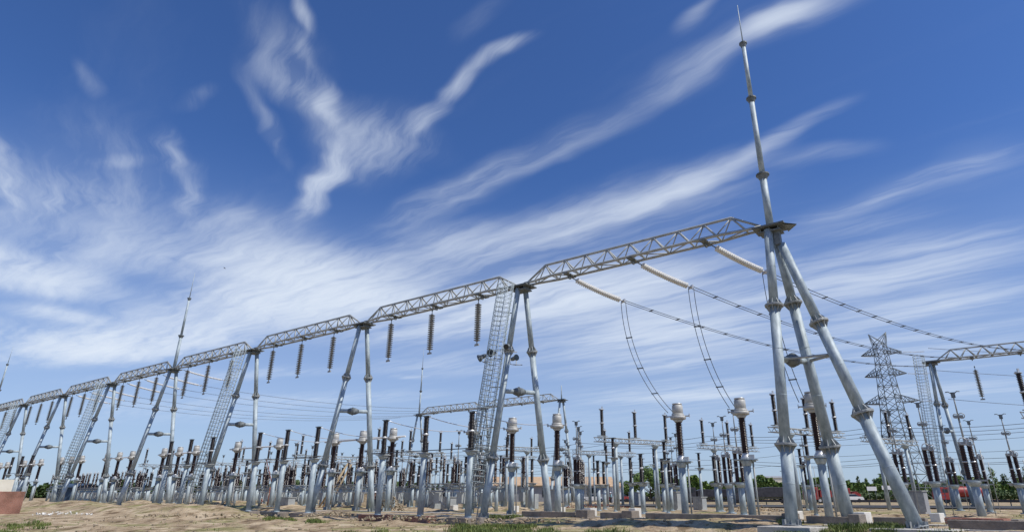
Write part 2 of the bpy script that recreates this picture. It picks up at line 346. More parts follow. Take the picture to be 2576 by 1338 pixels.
def build_ground():
    mb = MB(); rows = []
    yy = []; y = 8.0
    while y < 150: yy.append(y); y *= 1.0125 if y > 20 else 1.05
    while y < 9000: yy.append(y); y *= 1.35
    yy = [-6000, -200, -20] + yy + [9000]
    nx = 420
    for y in yy:
        hw = max(abs(y), 8)*1.9+4 if abs(y) < 200 else 9000
        if y < 8: hw = 9000
        rows.append([(x, y) for x in [(-hw*.75+(hw*1.5)*i/nx) for i in range(nx+1)]])
    for r in rows:
        for (x, y) in r:
            mb.v.append((x, y, gz(x, y) if 8 <= y < 160 else (gz(x, y) if 0 < y < 160 else -.3 if y < 8 else 0)))
    n1 = nx+1
    for i in range(len(rows)-1):
        for j in range(nx):
            a = i*n1+j; mb.f.append((a, a+1, a+n1+1, a+n1)); mb.sm.append(True)
    m = bpy.data.materials.new('sandy_soil'); m.use_nodes = True; t = m.node_tree; b = t.nodes['Principled BSDF']; b.inputs['Roughness'].default_value = .95; b.inputs['Specular IOR Level'].default_value = .15
    g = t.nodes.new('ShaderNodeNewGeometry')
    def no(sc, det=6, st=None):
        n = t.nodes.new('ShaderNodeTexNoise'); n.inputs['Scale'].default_value = sc; n.inputs['Detail'].default_value = det; n.inputs['Roughness'].default_value = .62
        v = g.outputs['Position']
        if st:
            mp = t.nodes.new('ShaderNodeMapping'); mp.inputs['Scale'].default_value = st; t.links.new(v, mp.inputs[0]); v = mp.outputs[0]
        t.links.new(v, n.inputs['Vector']); return n.outputs['Fac']
    def ramp(f, stops):
        r = t.nodes.new('ShaderNodeValToRGB'); cr = r.color_ramp
        while len(cr.elements) < len(stops): cr.elements.new(.5)
        for e, (p, c) in zip(cr.elements, stops): e.position = p; e.color = (*c, 1) if len(c) == 3 else c
        t.links.new(f, r.inputs[0]); return r.outputs[0]
    sand = ramp(no(.45, 9), [(.3, (.22, .16, .10)), (.43, (.38, .29, .185)), (.56, (.52, .415, .275)), (.72, (.62, .52, .375))])
    green = ramp(no(1.5, 7), [(.3, (.13, .14, .045)), (.6, (.33, .31, .13)), (.8, (.44, .40, .21))])
    mask = ramp(no(.22, 8), [(.50, (0, 0, 0)), (.64, (1, 1, 1))])
    mx = t.nodes.new('ShaderNodeMix'); mx.data_type = 'RGBA'; t.links.new(mask, mx.inputs[0]); t.links.new(sand, mx.inputs['A']); t.links.new(green, mx.inputs['B'])
    clod = ramp(no(1.3, 10), [(.38, (.33, .28, .23)), (.46, (.85, .82, .8)), (.55, (1, 1, 1))])
    mu = t.nodes.new('ShaderNodeMix'); mu.data_type = 'RGBA'; mu.blend_type = 'MULTIPLY'; mu.inputs[0].default_value = .85; t.links.new(mx.outputs['Result'], mu.inputs['A']); t.links.new(clod, mu.inputs['B'])
    t.links.new(mu.outputs['Result'], b.inputs['Base Color'])
    bp = t.nodes.new('ShaderNodeBump'); bp.inputs['Strength'].default_value = 1.0; bp.inputs['Distance'].default_value = .22; t.links.new(no(2.2, 11), bp.inputs['Height']); t.links.new(bp.outputs[0], b.inputs['Normal'])
    o = mb.build('ground', m); tag(o, 'sandy trampled soil with low heaps and thin weeds', None, kind='structure')
build_ground()

# ------------------------------------------------------------------ gantry frames
def flange(mb, p, axis, r, big=1.0):
    t = Vector(axis).normalized(); p = Vector(p)
    mb.lathe(p-t*.06, t, [(0, r*1.75), (.05, r*1.75), (.05, r*1.8), (.12, r*1.8)], 18, False)
    u = t.orthogonal().normalized(); q = t.cross(u)
    for k in range(8):       # gusset fins above and below
        a = 2*math.pi*k/8+.2; e = u*math.cos(a)+q*math.sin(a); s_ = t.cross(e)*.018
        for sg in (1, -1):
            a0 = p+t*(.05*sg)+e*r*.9; a1 = p+t*(.05*sg)+e*r*1.68; a2 = p+t*(.42*big*sg)+e*r*.98
            mb.quad([a0+s_, a1+s_, a2+s_]); mb.quad([a0-s_, a2-s_, a1-s_]); mb.quad([a1-s_, a2-s_, a2+s_, a1+s_])
def leg_part(root, base, top, r0, r1, zs):
    base, top = Vector(base), Vector(top); ax = top-base
    def at(z): return base+ax*((z-base.z)/ax.z)
    def rr(z): return r0+(r1-r0)*(z-base.z)/ax.z
    pts = [base]; rs = [r0]
    for z in zs:
        pts += [at(z), at(z)]; rs += [rr(z)*1.02, rr(z)*.93]; 
    pts.append(top); rs.append(r1)
    mb = MB(); 
    # separate drums, each a little slimmer than the one below
    seg = [base]+[at(z) for z in zs]+[top]
    for i in range(len(seg)-1):
        k = 1-.09*i; mb.tube([seg[i], seg[i+1]], [r0*k, r0*k*.985], 18)
    for i in range(len(seg)-1):
        k = 1-.09*i; d_ = seg[i+1]-seg[i]; nn = max(2, int(d_.length/2.6))
        for q_ in range(1, nn): mb.lathe(seg[i]+d_*(q_/nn), d_, [(0, r0*k*.99), (.015, r0*k*1.02), (.035, r0*k*1.02), (.05, r0*k*.99)], 18)
    o = mb.build('leg', 'steel', root)
    for i, z in enumerate(zs):
        mf = MB(); flange(mf, at(z), ax, r0*(1-.07*i)); mf.build('flange', 'steel_dull', o)
    mf = MB(); mf.lathe(base, ax, [(0, r0*1.5), (.05, r0*1.5), (.05, r0*1.05), (.1, r0*1.05)], 18, False)
    for k in range(8):
        a = 2*math.pi*k/8; q = base+Vector((math.cos(a), math.sin(a), 0))*r0*1.34; mf.lathe(q, Z3, [(0, .03), (.13, .03), (.13, .018), (.18, .018)], 6, False)
    for k in range(8):
        a = 2*math.pi*(k+.5)/8; e = Vector((math.cos(a), math.sin(a), 0)); mf.box(base+e*r0*1.2+Z3*.16, (r0*.5, .03, .3), (e, Z3.cross(e), Z3))
    mf.build('base_plate', 'steel_dull', o)
    return o, at
TOPZ = 17.3
def brace_pipe(root, a, b, r=.17):
    a, b = Vector(a), Vector(b); mb = MB(); mb.tube([a, b], [r, r], 14)
    o = mb.build('brace', 'steel', root)
    t = (b-a).normalized(); c = a+(b-a)*.48
    m2 = MB(); m2.lathe(c-t*.55, t, [(0, r*1.02), (.28, r*1.75), (.47, r*2.0), (.5, r*2.3), (.54, r*2.3), (.57, r*2.0), (.82, r*1.75), (1.1, r*1.02)], 14)
    m2.build('collar', 'dark_steel', o)
def mast_part(root, z0, secs, tip):
    mb = MB(); z = z0; fl = []
    for (z1, r) in secs:
        mb.tube([(0, 0, z), (0, 0, z1)], [r, r*.93], 14); z = z1; fl.append((z1, r))
    zt, rt = tip; mb.tube([(0, 0, z), (0, 0, zt)], [rt, rt*.5], 8)
    o = mb.build('lightning_rod', 'steel', root)
    for (z1, r) in fl: mf = MB(); mf.lathe((0, 0, z1-.35), Z3, [(0, r*1.0), (.3, r*1.6), (.3, r*1.8), (.4, r*1.8)], 14, False); mf.build('flange', 'dark_steel', o)
def cap_part(root, L_=.98, r=.45):
    mb = MB(); mb.box((0, 0, TOPZ+.18), (L_*2, 1.5, .10), (E_, N_, Z3)); mb.box((0, 0, TOPZ-.12), (L_*1.4, 1.0, .08), (E_, N_, Z3))
    for s in (-1, 0, 1): mb.box(E_*(s*L_*.55)+Z3*(TOPZ+.03), (.06, .9, .24), (E_, N_, Z3))
    mb.box((0, 0, TOPZ+.32), (L_*1.5, .5, .18), (E_, N_, Z3))
    mb.build('cap_plate', 'dark_steel', root)
def caged_ladder(root, b, t):
    b, t = Vector(b), Vector(t); ax = (t-b).normalized(); n = (t-b).length
    side = E_; back = ax.cross(side).normalized()
    if back.dot(N_) > 0: back = -back       # cage faces the camera side
    mb = MB(); hw = .36
    for s in (-1, 1): mb.tube([b+side*(s*hw), t+side*(s*hw)], .04, 6)
    z = .3
    while z < n: mb.tube([b+ax*z-side*hw, b+ax*z+side*hw], .02, 5); z += .36
    lad = mb.build('ladder', 'steel', root)
    cg = MB(); z = 2.3; rr = .66; c0 = back*.42
    while z < n:
        pts = []
        for k in range(11):
            a = R(-130+260*k/10); pts.append(b+ax*z+c0+(back*math.cos(a)+side*math.sin(a))*rr)
        cg.tube([b+ax*z-side*hw]+pts+[b+ax*z+side*hw], .03, 4, False); z += .40
    for k in range(9):
        a = R(-112+224*k/8); o_ = c0+(back*math.cos(a)+side*math.sin(a))*rr
        cg.tube([b+ax*2.3+o_, t+o_], .024, 4)
    cg.build('safety_cage', 'steel', lad)
def stand_offs(root, pairs):
    for a, b in pairs: mb = MB(); mb.tube([a, b], .03, 5); mb.build('stand_off', 'steel', root)

gframes = []
desc = {0: 'tall end gantry frame at right with three legs and a long lightning rod',
 1: 'gantry A-frame with caged ladder and floodlights, second from the right',
 2: 'plain gantry A-frame without ladder, third from the right in the long row',
 3: 'gantry A-frame with caged ladder, fourth from the right in the long row',
 4: 'gantry A-frame carrying a lightning rod, fifth from the right in the long row',
 5: 'gantry A-frame with caged ladder, sixth from the right in the long row',
 6: 'plain gantry A-frame, seventh from the right in the long row',
 7: 'gantry A-frame with caged ladder, eighth from the right at the left edge',
 8: 'far gantry A-frame with lightning rod at the left edge of the photo'}
for k in range(0, 9):
    a = K0-SPAN*k; c = AP(a, DA)
    root = thing('gantry_frame', desc[k], 'gantry frame', c, 0, 'A-frames of the near gantry')
    f1, f2 = (-P_*2.62-E_*.35, P_*2.62+E_*.05)
    if k == 0:
        f1 = G(1993, 1322)-c; f2 = G(2138, 1318)-c; f3 = G(2309, 1329)-c
        for f in (f1, f2, f3): f.z = 0.02
        t1 = Vector((0, 0, TOPZ))-P_*.30; t2 = Vector((0, 0, TOPZ))+P_*.38
        leg_part(root, f1, t1, .33, .27, [4.1, 12.2]); o2, at2 = leg_part(root, f2, t2, .34, .27, [4.1, 12.6])
        t3 = Vector((0, 0, 16.3))+E_*.45+P_*.1
        o3, at3 = leg_part(root, f3, t3, .33, .26, [5.6, 10.9])
        b1 = f1+(t1-f1)*(8.9/TOPZ); b2 = at2(9.0); b3 = at3(8.95)
        brace_pipe(root, b1, b2, .19)
        m = MB(); m.tube([b1+N_*.1, b3], .07, 8); m.tube([b2, b3], .10, 8); m.build('cross_tie', 'steel_dull', root)
        mast_part(root, TOPZ+.2, [(21.4, .24), (27.5, .19), (32.3, .155)], (35.9, .05))
        m = MB()
        m.quad([E_*.9+Z3*(TOPZ+.12)-N_*.7, E_*.9+Z3*(TOPZ+.12)+N_*.7, E_*1.6+Z3*(TOPZ+.1)]); m.quad([E_*.9+Z3*(TOPZ+.0)-N_*.7, E_*1.6+Z3*(TOPZ+.06), E_*.9+Z3*(TOPZ+.0)+N_*.7]); 
        m.box(E_*.35+Z3*16.75, (.35, .5, 1.0), (E_, N_, Z3)); m.build('bracket', 'dark_steel', root)
    else:
        t1 = Vector((0, 0, TOPZ))-P_*.36; t2 = Vector((0, 0, TOPZ))+P_*.36
        o1, at1 = leg_part(root, f1, t1, .27, .23, [4.0, 12.1]); o2, at2 = leg_part(root, f2, t2, .27, .23, [4.0, 12.2])
        brace_pipe(root, at1(8.9), at2(9.0))
        if k in (4, 8): mast_part(root, TOPZ+.2, [(22.3, .21), (27.8, .15)], (31.7, .06))
    cap_part(root)
    if k in (1, 3, 5, 7):
        lb = f1-E_*.75-N_*.25; lb.z = .0; lt = Vector((0, 0, TOPZ+.35))-E_*.7-N_*.75
        caged_ladder(root, lb, lt)
        prs = []
        for z in (3.2, 6.2, 9.2, 12.2, 15.2):
            q = lb+(lt-lb)*(z/lt.z); prs += [(q+E_*.27, at1(z)), (q-E_*.27, at1(z)-E_*.1)]
        stand_offs(root, prs)
    gframes.append(root)

# ------------------------------------------------------------------ lattice beams
def lattice_beam(a0, a1, D, z0, label, cap=1.0, panels=10, wid=1.15, hgt=1.25, thick=.075, group='lattice beams of the near gantry', mt='truss'):
    n = a1-a0; c = AP(a0, D, z0)
    root = thing('lattice_beam', label, 'beam', c, 0, group)
    def bp(t, s): 
        w_ = wid/2*(1 if .07 < t < .93 else .55); return E_*(n*t)+N_*(s*w_)
    def tp(t): return E_*(n*t)+Z3*hgt
    T = [i/panels for i in range(1, panels)]; Bn = [0.0]+[(i+.5)/panels for i in range(panels)]+[1.0]
    mb = MB()
    for s in (-1, 1):
        mb.tube([bp(0, s*1.0)]+[bp(t, s) for t in Bn[1:-1]]+[bp(1, s)], thick*1.35, 6)
    mb.tube([bp(0, 0)+Z3*.1, tp(T[0]), tp(T[-1]), bp(1, 0)+Z3*.1], [thick*1.0, thick*1.25, thick*1.25, thick], 6)
    mb.build('chord', mt, root)
    mb = MB()
    for i, t in enumerate(T):
        for s in (-1, 1):
            mb.tube([tp(t), bp(Bn[i+1], s)], thick*.95, 5); mb.tube([tp(t), bp(Bn[i+2], s)], thick*.6, 5)
        mb.box(tp(t)-Z3*.08, (.3, .12, .2), (E_, N_, Z3))
    for i in range(1, len(Bn)-1):
        mb.tube([bp(Bn[i], -1), bp(Bn[i], 1)], thick*.7, 5)
        if i < len(Bn)-2: mb.tube([bp(Bn[i], -1 if i % 2 else 1), bp(Bn[i+1], 1 if i % 2 else -1)], thick*.6, 5)
        for s in (-1, 1): mb.box(bp(Bn[i], s), (.32, .10, .16), (E_, N_, Z3))
    mb.build('lacing', mt, root)
    mb = MB()
    for f in (.2, .49, .78):      # hanger plates that carry the strings
        mb.box(E_*(n*f)-Z3*.08, (.42, wid*1.15, .10), (E_, N_, Z3)); mb.box(E_*(n*f)-Z3*.25, (.12, .3, .3), (E_, N_, Z3))
    mb.build('hanger', 'dark_steel', root)
    return root
for k in range(0, 9):
    lattice_beam(K0-SPAN*k-.5, K0-SPAN*(k+1)+.5, DA, TOPZ+.36, 'triangular lattice beam, %s span from the right of the long gantry' % nth(k))

# ------------------------------------------------------------------ insulator strings
def string_mb(n, r, L_, seg=12):
    body = MB(); body.lathe((0, 0, 0), (0, 0, -1), sheds(.25, L_-.2, r, r*.42, n, seg), seg); return body
def hanging(n=14, r=.20, L_=3.55):
    root = thing('insulator_string', 'x', 'insulator string', (0, 0, 0), 0, 'grey insulator strings hanging under the gantry beams')
    string_mb(n, r, L_).build('disc_stack', 'greyglass', root)
    m = MB(); m.tube([(0, 0, .25), (0, 0, -.3)], .035, 6); m.box((0, 0, .12), (.14, .06, .12)); m.build('link', 'dark_steel', root)
    m = MB(); m.tube([(0, 0, -L_+.22), (0, 0, -L_-.05)], .05, 8); m.box((0, 0, -L_-.1), (.42, .10, .14)); m.tube([(-.25, 0, -L_-.16), (.25, 0, -L_-.16)], .05, 8); m.build('clamp', 'steel_dull', root)
    return Proto(root)
HS = hanging(17, .29, 3.75)
cnt = 0
for k in range(1, 9):
    for j, f in enumerate((.235, .515, .79)):
        a = K0-SPAN*(k+f)
        HS.place(AP(a, DA, TOPZ-.12), AE, 'grey hanging insulator string, %s from the right under the %s beam from the right' % (nth(j), nth(k)))

# tension strings and conductors
def sag(p, q, s, n=24):
    p, q = Vector(p), Vector(q); return [p+(q-p)*(i/n)-Z3*(4*s*(i/n)*(1-i/n)) for i in range(n+1)]
def tension(p0, p1, label, n=24, r=.235, group='cream tension strings of the near gantry', mtl='cream', sg=.10):
    p0, p1 = Vector(p0), Vector(p1); root = thing('tension_string', label, 'insulator string', p0, 0, group)
    q = sag(Vector((0, 0, 0)), p1-p0, sg, n+4)
    m = MB()
    for i in range(2, n+2):
        t = (q[i+1]-q[i]); h = t.length
        m.lathe(q[i], t, [(0, r*.45), (h*.25, r*.45), (h*.45, r), (h*.62, r), (h*.98, r*.45)], 10)
    m.build('disc_stack', mtl, root)
    m = MB(); m.tube([q[0], q[1], q[2]], .04, 6); m.build('link', 'dark_steel', root)
    m = MB(); m.tube([q[-3], q[-1]], .05, 6); t = (p1-p0).normalized(); sd = t.cross(Z3).normalized()
    m.box(q[-1], (.12, .5, .22), (t, sd, t.cross(sd))); m.build('yoke', 'silver', root)
    return root
def twin(p0, p1, s, label, nsp=8, r=.026, gap=.34, name='twin_conductor', cat='power line', group='twin conductors to the far gantry', pts=None, mtl='wire'):
    p0 = Vector(p0); P = pts or sag(p0, p1, s); root = thing(name, label, cat, p0, 0, group)
    rel = [Vector(x)-p0 for x in P]
    # lateral spread
    tot = (rel[-1]-rel[0]); sd = tot.cross(Z3); sd = sd.normalized() if sd.length > .05 and not pts else E_
    for sg_ in (-1, 1):
        m = MB(); m.tube([x+sd*(sg_*gap/2) for x in rel], r, 5); m.build('wire', mtl, root)
    for i in range(1, nsp+1):
        t = i/(nsp+1)*(len(rel)-1); i0 = int(t); x = rel[i0]+(rel[min(i0+1, len(rel)-1)]-rel[i0])*(t-i0)
        tn = (rel[min(i0+1, len(rel)-1)]-rel[i0]).normalized()
        m = MB(); m.box(x, (.09, gap+.12, .07), (tn, sd, tn.cross(sd))); m.build('spacer', 'dark_steel', root)
    return root
TS = [((1790,606),(1925,684)), ((1604,653),(1738,722)), ((1440,694),(1568,757))]
FAR = [(2585,880),(2412,899),(2336,921)]
HEADS = [((2040,1003), 'right'), ((1860,1006), 'middle'), ((1703,1016), 'left')]
ends = []
wl = ['right', 'middle', 'left']
for i, ((a, b), f) in enumerate(zip(TS, FAR)):
    s0 = W(a[0], a[1], DA+.3); s0.z = TOPZ+.1; e0 = W(b[0], b[1], DA+4.3); ends.append(e0)
    tension(s0, e0, 'cream insulator string slanting from the right gantry beam, %s one of three' % wl[i])
    far = W(f[0], f[1], 92); 
    twin(e0, far, [1.4, 1.5, 1.5][i], 'twin power line from the %s cream insulator string to the far gantry' % wl[i], nsp=[20, 17, 16][i])

# ------------------------------------------------------------------ equipment prototypes
def make_ct():
    root = thing('current_transformer', 'x', 'transformer', (0, 0, 0), 0, 'current transformers with cream heads')
    m = MB(); m.tube([(0, 0, -.1), (0, 0, 3.35)], [.25, .24], 18); m.lathe((0, 0, 3.3), Z3, [(0, .27), (.30, .38), (.34, .38)], 18, True)
    for k in range(6):
        a = k*math.pi/3; m.box((math.cos(a)*.33, math.sin(a)*.33, .12), (.18, .03, .3), (Vector((math.cos(a), math.sin(a), 0)), Vector((-math.sin(a), math.cos(a), 0)), Z3))
    o = m.build('support_column', 'steel', root)
    m = MB(); m.tube([(.40, .12, -.1), (.40, .12, 3.62)], .06, 8); m.build('conduit', 'steel_dull', root)
    m = MB(); m.box((0, 0, 3.69), (1.5, .9, .06)); m.box((.5, 0, 3.62), (.2, .5, .1)); m.build('top_plate', 'steel', root)
    m = MB(); m.lathe((0, 0, 3.73), Z3, [(0, .34), (.10, .34), (.2, .27), (.3, .22), (.40, .22)], 18); m.box((.38, -.1, 3.88), (.34, .34, .26)); m.build('base_tank', 'silver', root)
    m = MB(); m.lathe((0, 0, 4.1), Z3, sheds(0, 2.35, .265, .19, 22), 18); m.build('insulator', 'porcelain', root)
    m = MB(); m.lathe((0, 0, 6.40), Z3, [(0, .25), (.06, .27), (.24, .43)], 20); m.lathe((0, 0, 6.62), Z3, [(0, .50), (.03, .56), (.22, .56), (.25, .50)], 20); m.lathe((0, 0, 6.85), Z3, [(0, .45), (.16, .45)], 20); m.lathe((0, 0, 6.99), Z3, [(0, .36), (.02, .385), (.60, .385), (.65, .34)], 20)
    h = m.build('head', 'head', root)
    m = MB(); m.lathe((0, 0, 7.66), Z3, [(0, .33), (.05, .36), (.10, .36), (.12, .2)], 16); m.build('lid', 'silver', h)
    for s in (-1, 1): m = MB(); m.tube([(s*.5, 0, 6.85), (s*.83, 0, 6.85)], .05, 8); m.box((s*.83, 0, 6.88), (.05, .2, .24)); m.build('terminal', 'silver', root)
    return Proto(root)
CT = make_ct()
def make_post(h0=4.55, h1=7.15, r=.20, colr=.27, grp='black post insulators along the front row', name='post_insulator'):
    root = thing(name, 'x', 'insulator', (0, 0, 0), 0, grp)
    m = MB(); m.tube([(0, 0, -.1), (0, 0, h0-.3)], [colr, colr*.95], 16); m.lathe((0, 0, h0-.4), Z3, [(0, colr*.95), (.25, colr*1.7), (.3, colr*1.7)], 16); m.lathe((0, 0, -.1), Z3, [(0, colr*1.6), (.14, colr*1.6), (.14, colr*1.05), (.2, colr*1.05)], 14, False)
    m.build('support_column', 'steel', root)
    m = MB(); m.box((0, 0, h0-.07), (1.0, .7, .06)); m.box((.25, 0, h0-.18), (.3, .4, .16)); m.build('top_plate', 'steel_dull', root)
    mid = (h0+h1)/2; 
    m = MB(); m.lathe((0, 0, 0), Z3, sheds(h0, mid-.06, r, r*.72, 12), 14); m.build('insulator', 'black_ins', root)
    m = MB(); m.lathe((0, 0, 0), Z3, sheds(mid+.06, h1, r, r*.72, 12), 14); m.build('insulator', 'black_ins', root)
    m = MB(); m.lathe((0, 0, mid-.07), Z3, [(0, r*.95), (.04, r*1.05), (.10, r*1.05), (.14, r*.95)], 12, False); m.build('joint_cap', 'silver', root)
    m = MB(); m.lathe((0, 0, h1), Z3, [(0, r*.9), (.06, r*.9)], 12, False); m.box((0, 0, h1+.09), (.62, .3, .05)); m.build('terminal', 'dark_steel', root)
    return Proto(root)
POST = make_post(r=.235, colr=.24)
SPOST = make_post(2.55, 4.75, .19, .20, 'short black post insulators in the yard')
def make_knife():
    root = thing('knife_disconnector', 'x', 'disconnector', (0, 0, 0), 0, 'knife disconnectors with raised arms')
    m = MB(); m.tube([(0, 0, -.1), (0, 0, 2.2)], [.25, .24], 16); m.lathe((0, 0, 2.0), Z3, [(0, .24), (.28, .45), (.32, .45)], 16); m.lathe((0, 0, -.1), Z3, [(0, .42), (.16, .42), (.16, .26), (.2, .26)], 14, False); m.build('support_column', 'steel', root)
    m = MB(); m.box((0, 0, 2.38), (1.5, .55, .1)); m.box((-.55, 0, 2.30), (.2, .4, .2)); m.build('base_frame', 'steel_dull', root)
    for s in (-1, 1):
        m = MB(); m.lathe((s*.22, 0, 2.43), Z3, sheds(0, 1.06, .19, .14, 10), 12); m.lathe((s*.22, 0, 3.60), Z3, sheds(0, 1.0, .19, .14, 10), 12); o = m.build('insulator', 'porcelain', root)
        m = MB(); m.lathe((s*.22, 0, 3.49), Z3, [(0, .15), (.04, .18), (.07, .18), (.11, .15)], 12, False); m.build('joint_cap', 'silver', o)
    m = MB(); m.box((0, 0, 4.72), (.75, .34, .22)); m.box((.1, 0, 4.92), (.3, .24, .3)); hd = m.build('gear_head', 'steel_dull', root)
    m = MB(); m.ring((-.1, -.30, 4.85), (0, 1, 0), .22, .03); m.ring((.25, -.30, 4.75), (0, 1, 0), .2, .03); m.build('corona_ring', 'silver', hd)
    m = MB(); m.tube([(0, 0, 4.95), (0, 0, 6.45)], .06, 8); m.tube([(0, 0, 6.5), (0, 0, 7.9)], .045, 8); m.build('arm', 'steel_dull', root)
    m = MB(); m.box((0, 0, 6.48), (.55, .28, .16)); m.ring((.18, -.2, 6.5), (0, 1, 0), .17, .028); m.ring((-.16, -.2, 6.5), (0, 1, 0), .14, .026); m.build('elbow', 'steel_dull', root)
    m = MB(); m.box((0, 0, 7.92), (.24, .2, .36)); 
    for s in (-1, 1): m.tube([(s*.08, 0, 8.02), (s*.25, 0, 8.16), (s*.42, 0, 8.14)], .035, 6)
    m.build('claw', 'dark_steel', root)
    m = MB(); m.tube([(.75, .1, 0), (.75, .1, 4.3)], .03, 6); m.build('drive_rod', 'steel_dull', root)
    return Proto(root)
KNIFE = make_knife()
def make_tall_post(zb=6.95, zt=10.0, r=.20):   # stands on portals
    def add(root, x):
        m = MB(); m.lathe((0, 0, zb+.25), Z3, sheds(0, (zt-zb)/2-.32, r, r*.7, 11), 12)
        o = m.build('insulator', 'black_ins', root, loc=x)
        m = MB(); m.lathe((0, 0, (zb+zt)/2+.05), Z3, sheds(0, (zt-zb)/2-.22, r, r*.7, 11), 12); m.build('upper_section', 'black_ins', o)
        m = MB(); m.lathe((0, 0, (zb+zt)/2-.08), Z3, [(0, r), (.04, r*1.15), (.09, r*1.15), (.13, r)], 12, False); m.build('joint_cap', 'silver', o)
        m = MB(); m.box((0, 0, zb+.22), (1.0, .4, .06), (P_, E_, Z3)); m.build('base_bar', 'steel_dull', o)
        m = MB(); m.box((0, 0, zt-.1), (.5, .22, .08), (P_, E_, Z3)); m.lathe((0, 0, zt-.18), Z3, [(0, r*1.3), (.05, r*1.3)], 10, False); m.box((.06, 0, zt+.05), (.12, .12, .26)); m.build('terminal', 'silver', o)
    return add
ADDP = make_tall_post()
def make_portal(sp=4.6, ztop=7.0):
    root = thing('portal_disconnector', 'x', 'disconnector', (0, 0, 0), 0, 'high portal disconnectors on two posts')
    h = sp+.9
    m = MB(); 
    for (n_, z_) in ((-.22, ztop), (.22, ztop), (-.22, ztop-.42), (.22, ztop-.42)): m.tube([P_*-h+E_*n_+Z3*z_, P_*h+E_*n_+Z3*z_], .045, 5)
    t = -h
    while t < h-.3:
        for n_ in (-.22, .22): m.tube([P_*t+E_*n_+Z3*ztop, P_*(t+.45)+E_*n_+Z3*(ztop-.42)], .03, 4); m.tube([P_*(t+.45)+E_*n_+Z3*(ztop-.42), P_*(t+.9)+E_*n_+Z3*ztop], .03, 4)
        m.box(P_*t+Z3*(ztop-.44), (.06, .46, .05), (P_, E_, Z3)); t += .9
    m.build('beam', 'steel_dull', root)
    for s in (-1, 1):
        m = MB(); q = P_*(s*sp*.62); m.tube([q-Z3*.1, q+Z3*(ztop-.75)], [.2, .17], 14); m.lathe(q+Z3*(ztop-.85), Z3, [(0, .17), (.3, .42), (.36, .42)], 12); m.build('post', 'steel', root)
    for s in (-1, 0, 1): ADDP(root, P_*(s*sp))
    return root
PORT = Proto(make_portal())
def make_hang_ins():    # small black insulator hanging from the bus wires
    root = thing('bus_insulator', 'x', 'insulator', (0, 0, 0), 0, 'black bus insulators with claw tops')
    m = MB(); m.lathe((0, 0, 0), Z3, sheds(0, 1.0, .15, .1, 8), 12); m.build('insulator', 'black_ins', root)
    m = MB(); m.box((0, 0, 1.1), (.6, .2, .12)); m.tube([(0, 0, 1.0), (0, 0, 1.4)], .05, 6); m.build('terminal', 'steel_dull', root)
    return Proto(root)

# ---- current transformers: groups of three under each span
DCT = 42.03; cts = []
i = 0
for g in range(11):
    for j, base in enumerate((-8.55, -13.25, -17.95)):
        a = base-SPAN*g*.996
        pass
        if g == 0:
            q = [W(2040, 1003, DCT), W(1860, 1006, DCT), W(1703, 1016, DCT)][j]; pos_ = Vector((q.x, q.y, 0))
        else:
            pos_ = AP(a, DCT)
        lab = {0: 'current transformer wired to the right cream string, partly behind the rear gantry leg', 1: 'current transformer with cream head, middle of the three wired on the right', 2: 'current transformer with cream head, leftmost of the three wired on the right'}.get(i) or 'current transformer with pale head and dark insulator, %s from the right in its row' % nth(i)
        CT.place(pos_, AE+R(12), lab); cts.append(pos_); i += 1
# jumpers from the cream strings down to the first three heads
def bez(p, c1, c2, q, n=26):
    p, c1, c2, q = map(Vector, (p, c1, c2, q)); return [p*(1-t)**3+c1*(3*t*(1-t)**2)+c2*(3*t*t*(1-t))+q*t**3 for t in [i/n for i in range(n+1)]]
for i, e0 in enumerate(ends):
    q = cts[i]+Vector((0, 0, 7.15))-E_*.55
    c1 = e0+Vector((0, 0, -4.2))+(q-e0)*.02; c2 = q+Vector((0, 0, 1.6))-E_*1.9+P_*.2
    c2 = e0*.45+q*.55; c2.z = q.z+1.6
    pts = bez(e0-Z3*.1, c1, c2, q)
    twin(e0, q, 0, 'drooping twin jumper from the %s cream string down to its transformer head' % wl[i], nsp=3, r=.026, gap=.42, name='jumper_wire', cat='cable', group='twin jumpers to the transformer heads', pts=pts)

# ---- front row of tall black posts
DP = 33.6; i = 0; fr = []
for g in (0, 1, 2, 5, 6):
    for j in range(3):
        a = -30.45-g*18.63*1.0-j*4.75
        q = AP(a, DP); fr.append(q)
        POST.place(q, AE, 'tall black post insulator on a grey column, %s from the right in the front row' % nth(i)); i += 1
    q0, q1 = AP(-30.45-g*18.63+1.3, DP-.35, 4.62), AP(-30.45-g*18.63-2*4.75-1.0, DP-.35, 4.62)
    m = MB(); m.tube([q0, q1], .035, 6); tag(m.build('linkage_rod', 'wire'), 'thin dark operating rod along the %s trio of front posts from the right' % nth(g), 'rod', 'operating rods of the front posts')
# ---- portal disconnectors: near row and far row, continuing leftwards bay by bay
rows_p = [('near', 60.2, -13.1, 17.65, 1, 8), ('far', 76.0, -8.35, 17.65, 1, 7)]
for nm, D, a0, st, k0, k1 in rows_p:
    for k in range(-k0, k1):
        PORT.place(AP(a0-st*k, D), 0, 'high portal disconnector with three black posts, %s from the right in the %s portal row' % (nth(k+k0), nm))
# ---- knife disconnectors, staggered trios
i = 0
for k in range(0, 10):
    for j in range(3):
        KNIFE.place(AP(-1.2-15.4*k-2.5*j, 50.3+4.35*j), AE+R(6), 'knife disconnector with raised arm, %s from the right in the nearer staggered row' % nth(i)); i += 1
i = 0
for k in range(0, 7):
    for j in range(3):
        KNIFE.place(AP(1.5-15.4*k-2.5*j, 67.5+4.2*j), AE+R(6), 'knife disconnector with raised arm, %s from the right in the farther staggered row' % nth(i)); i += 1
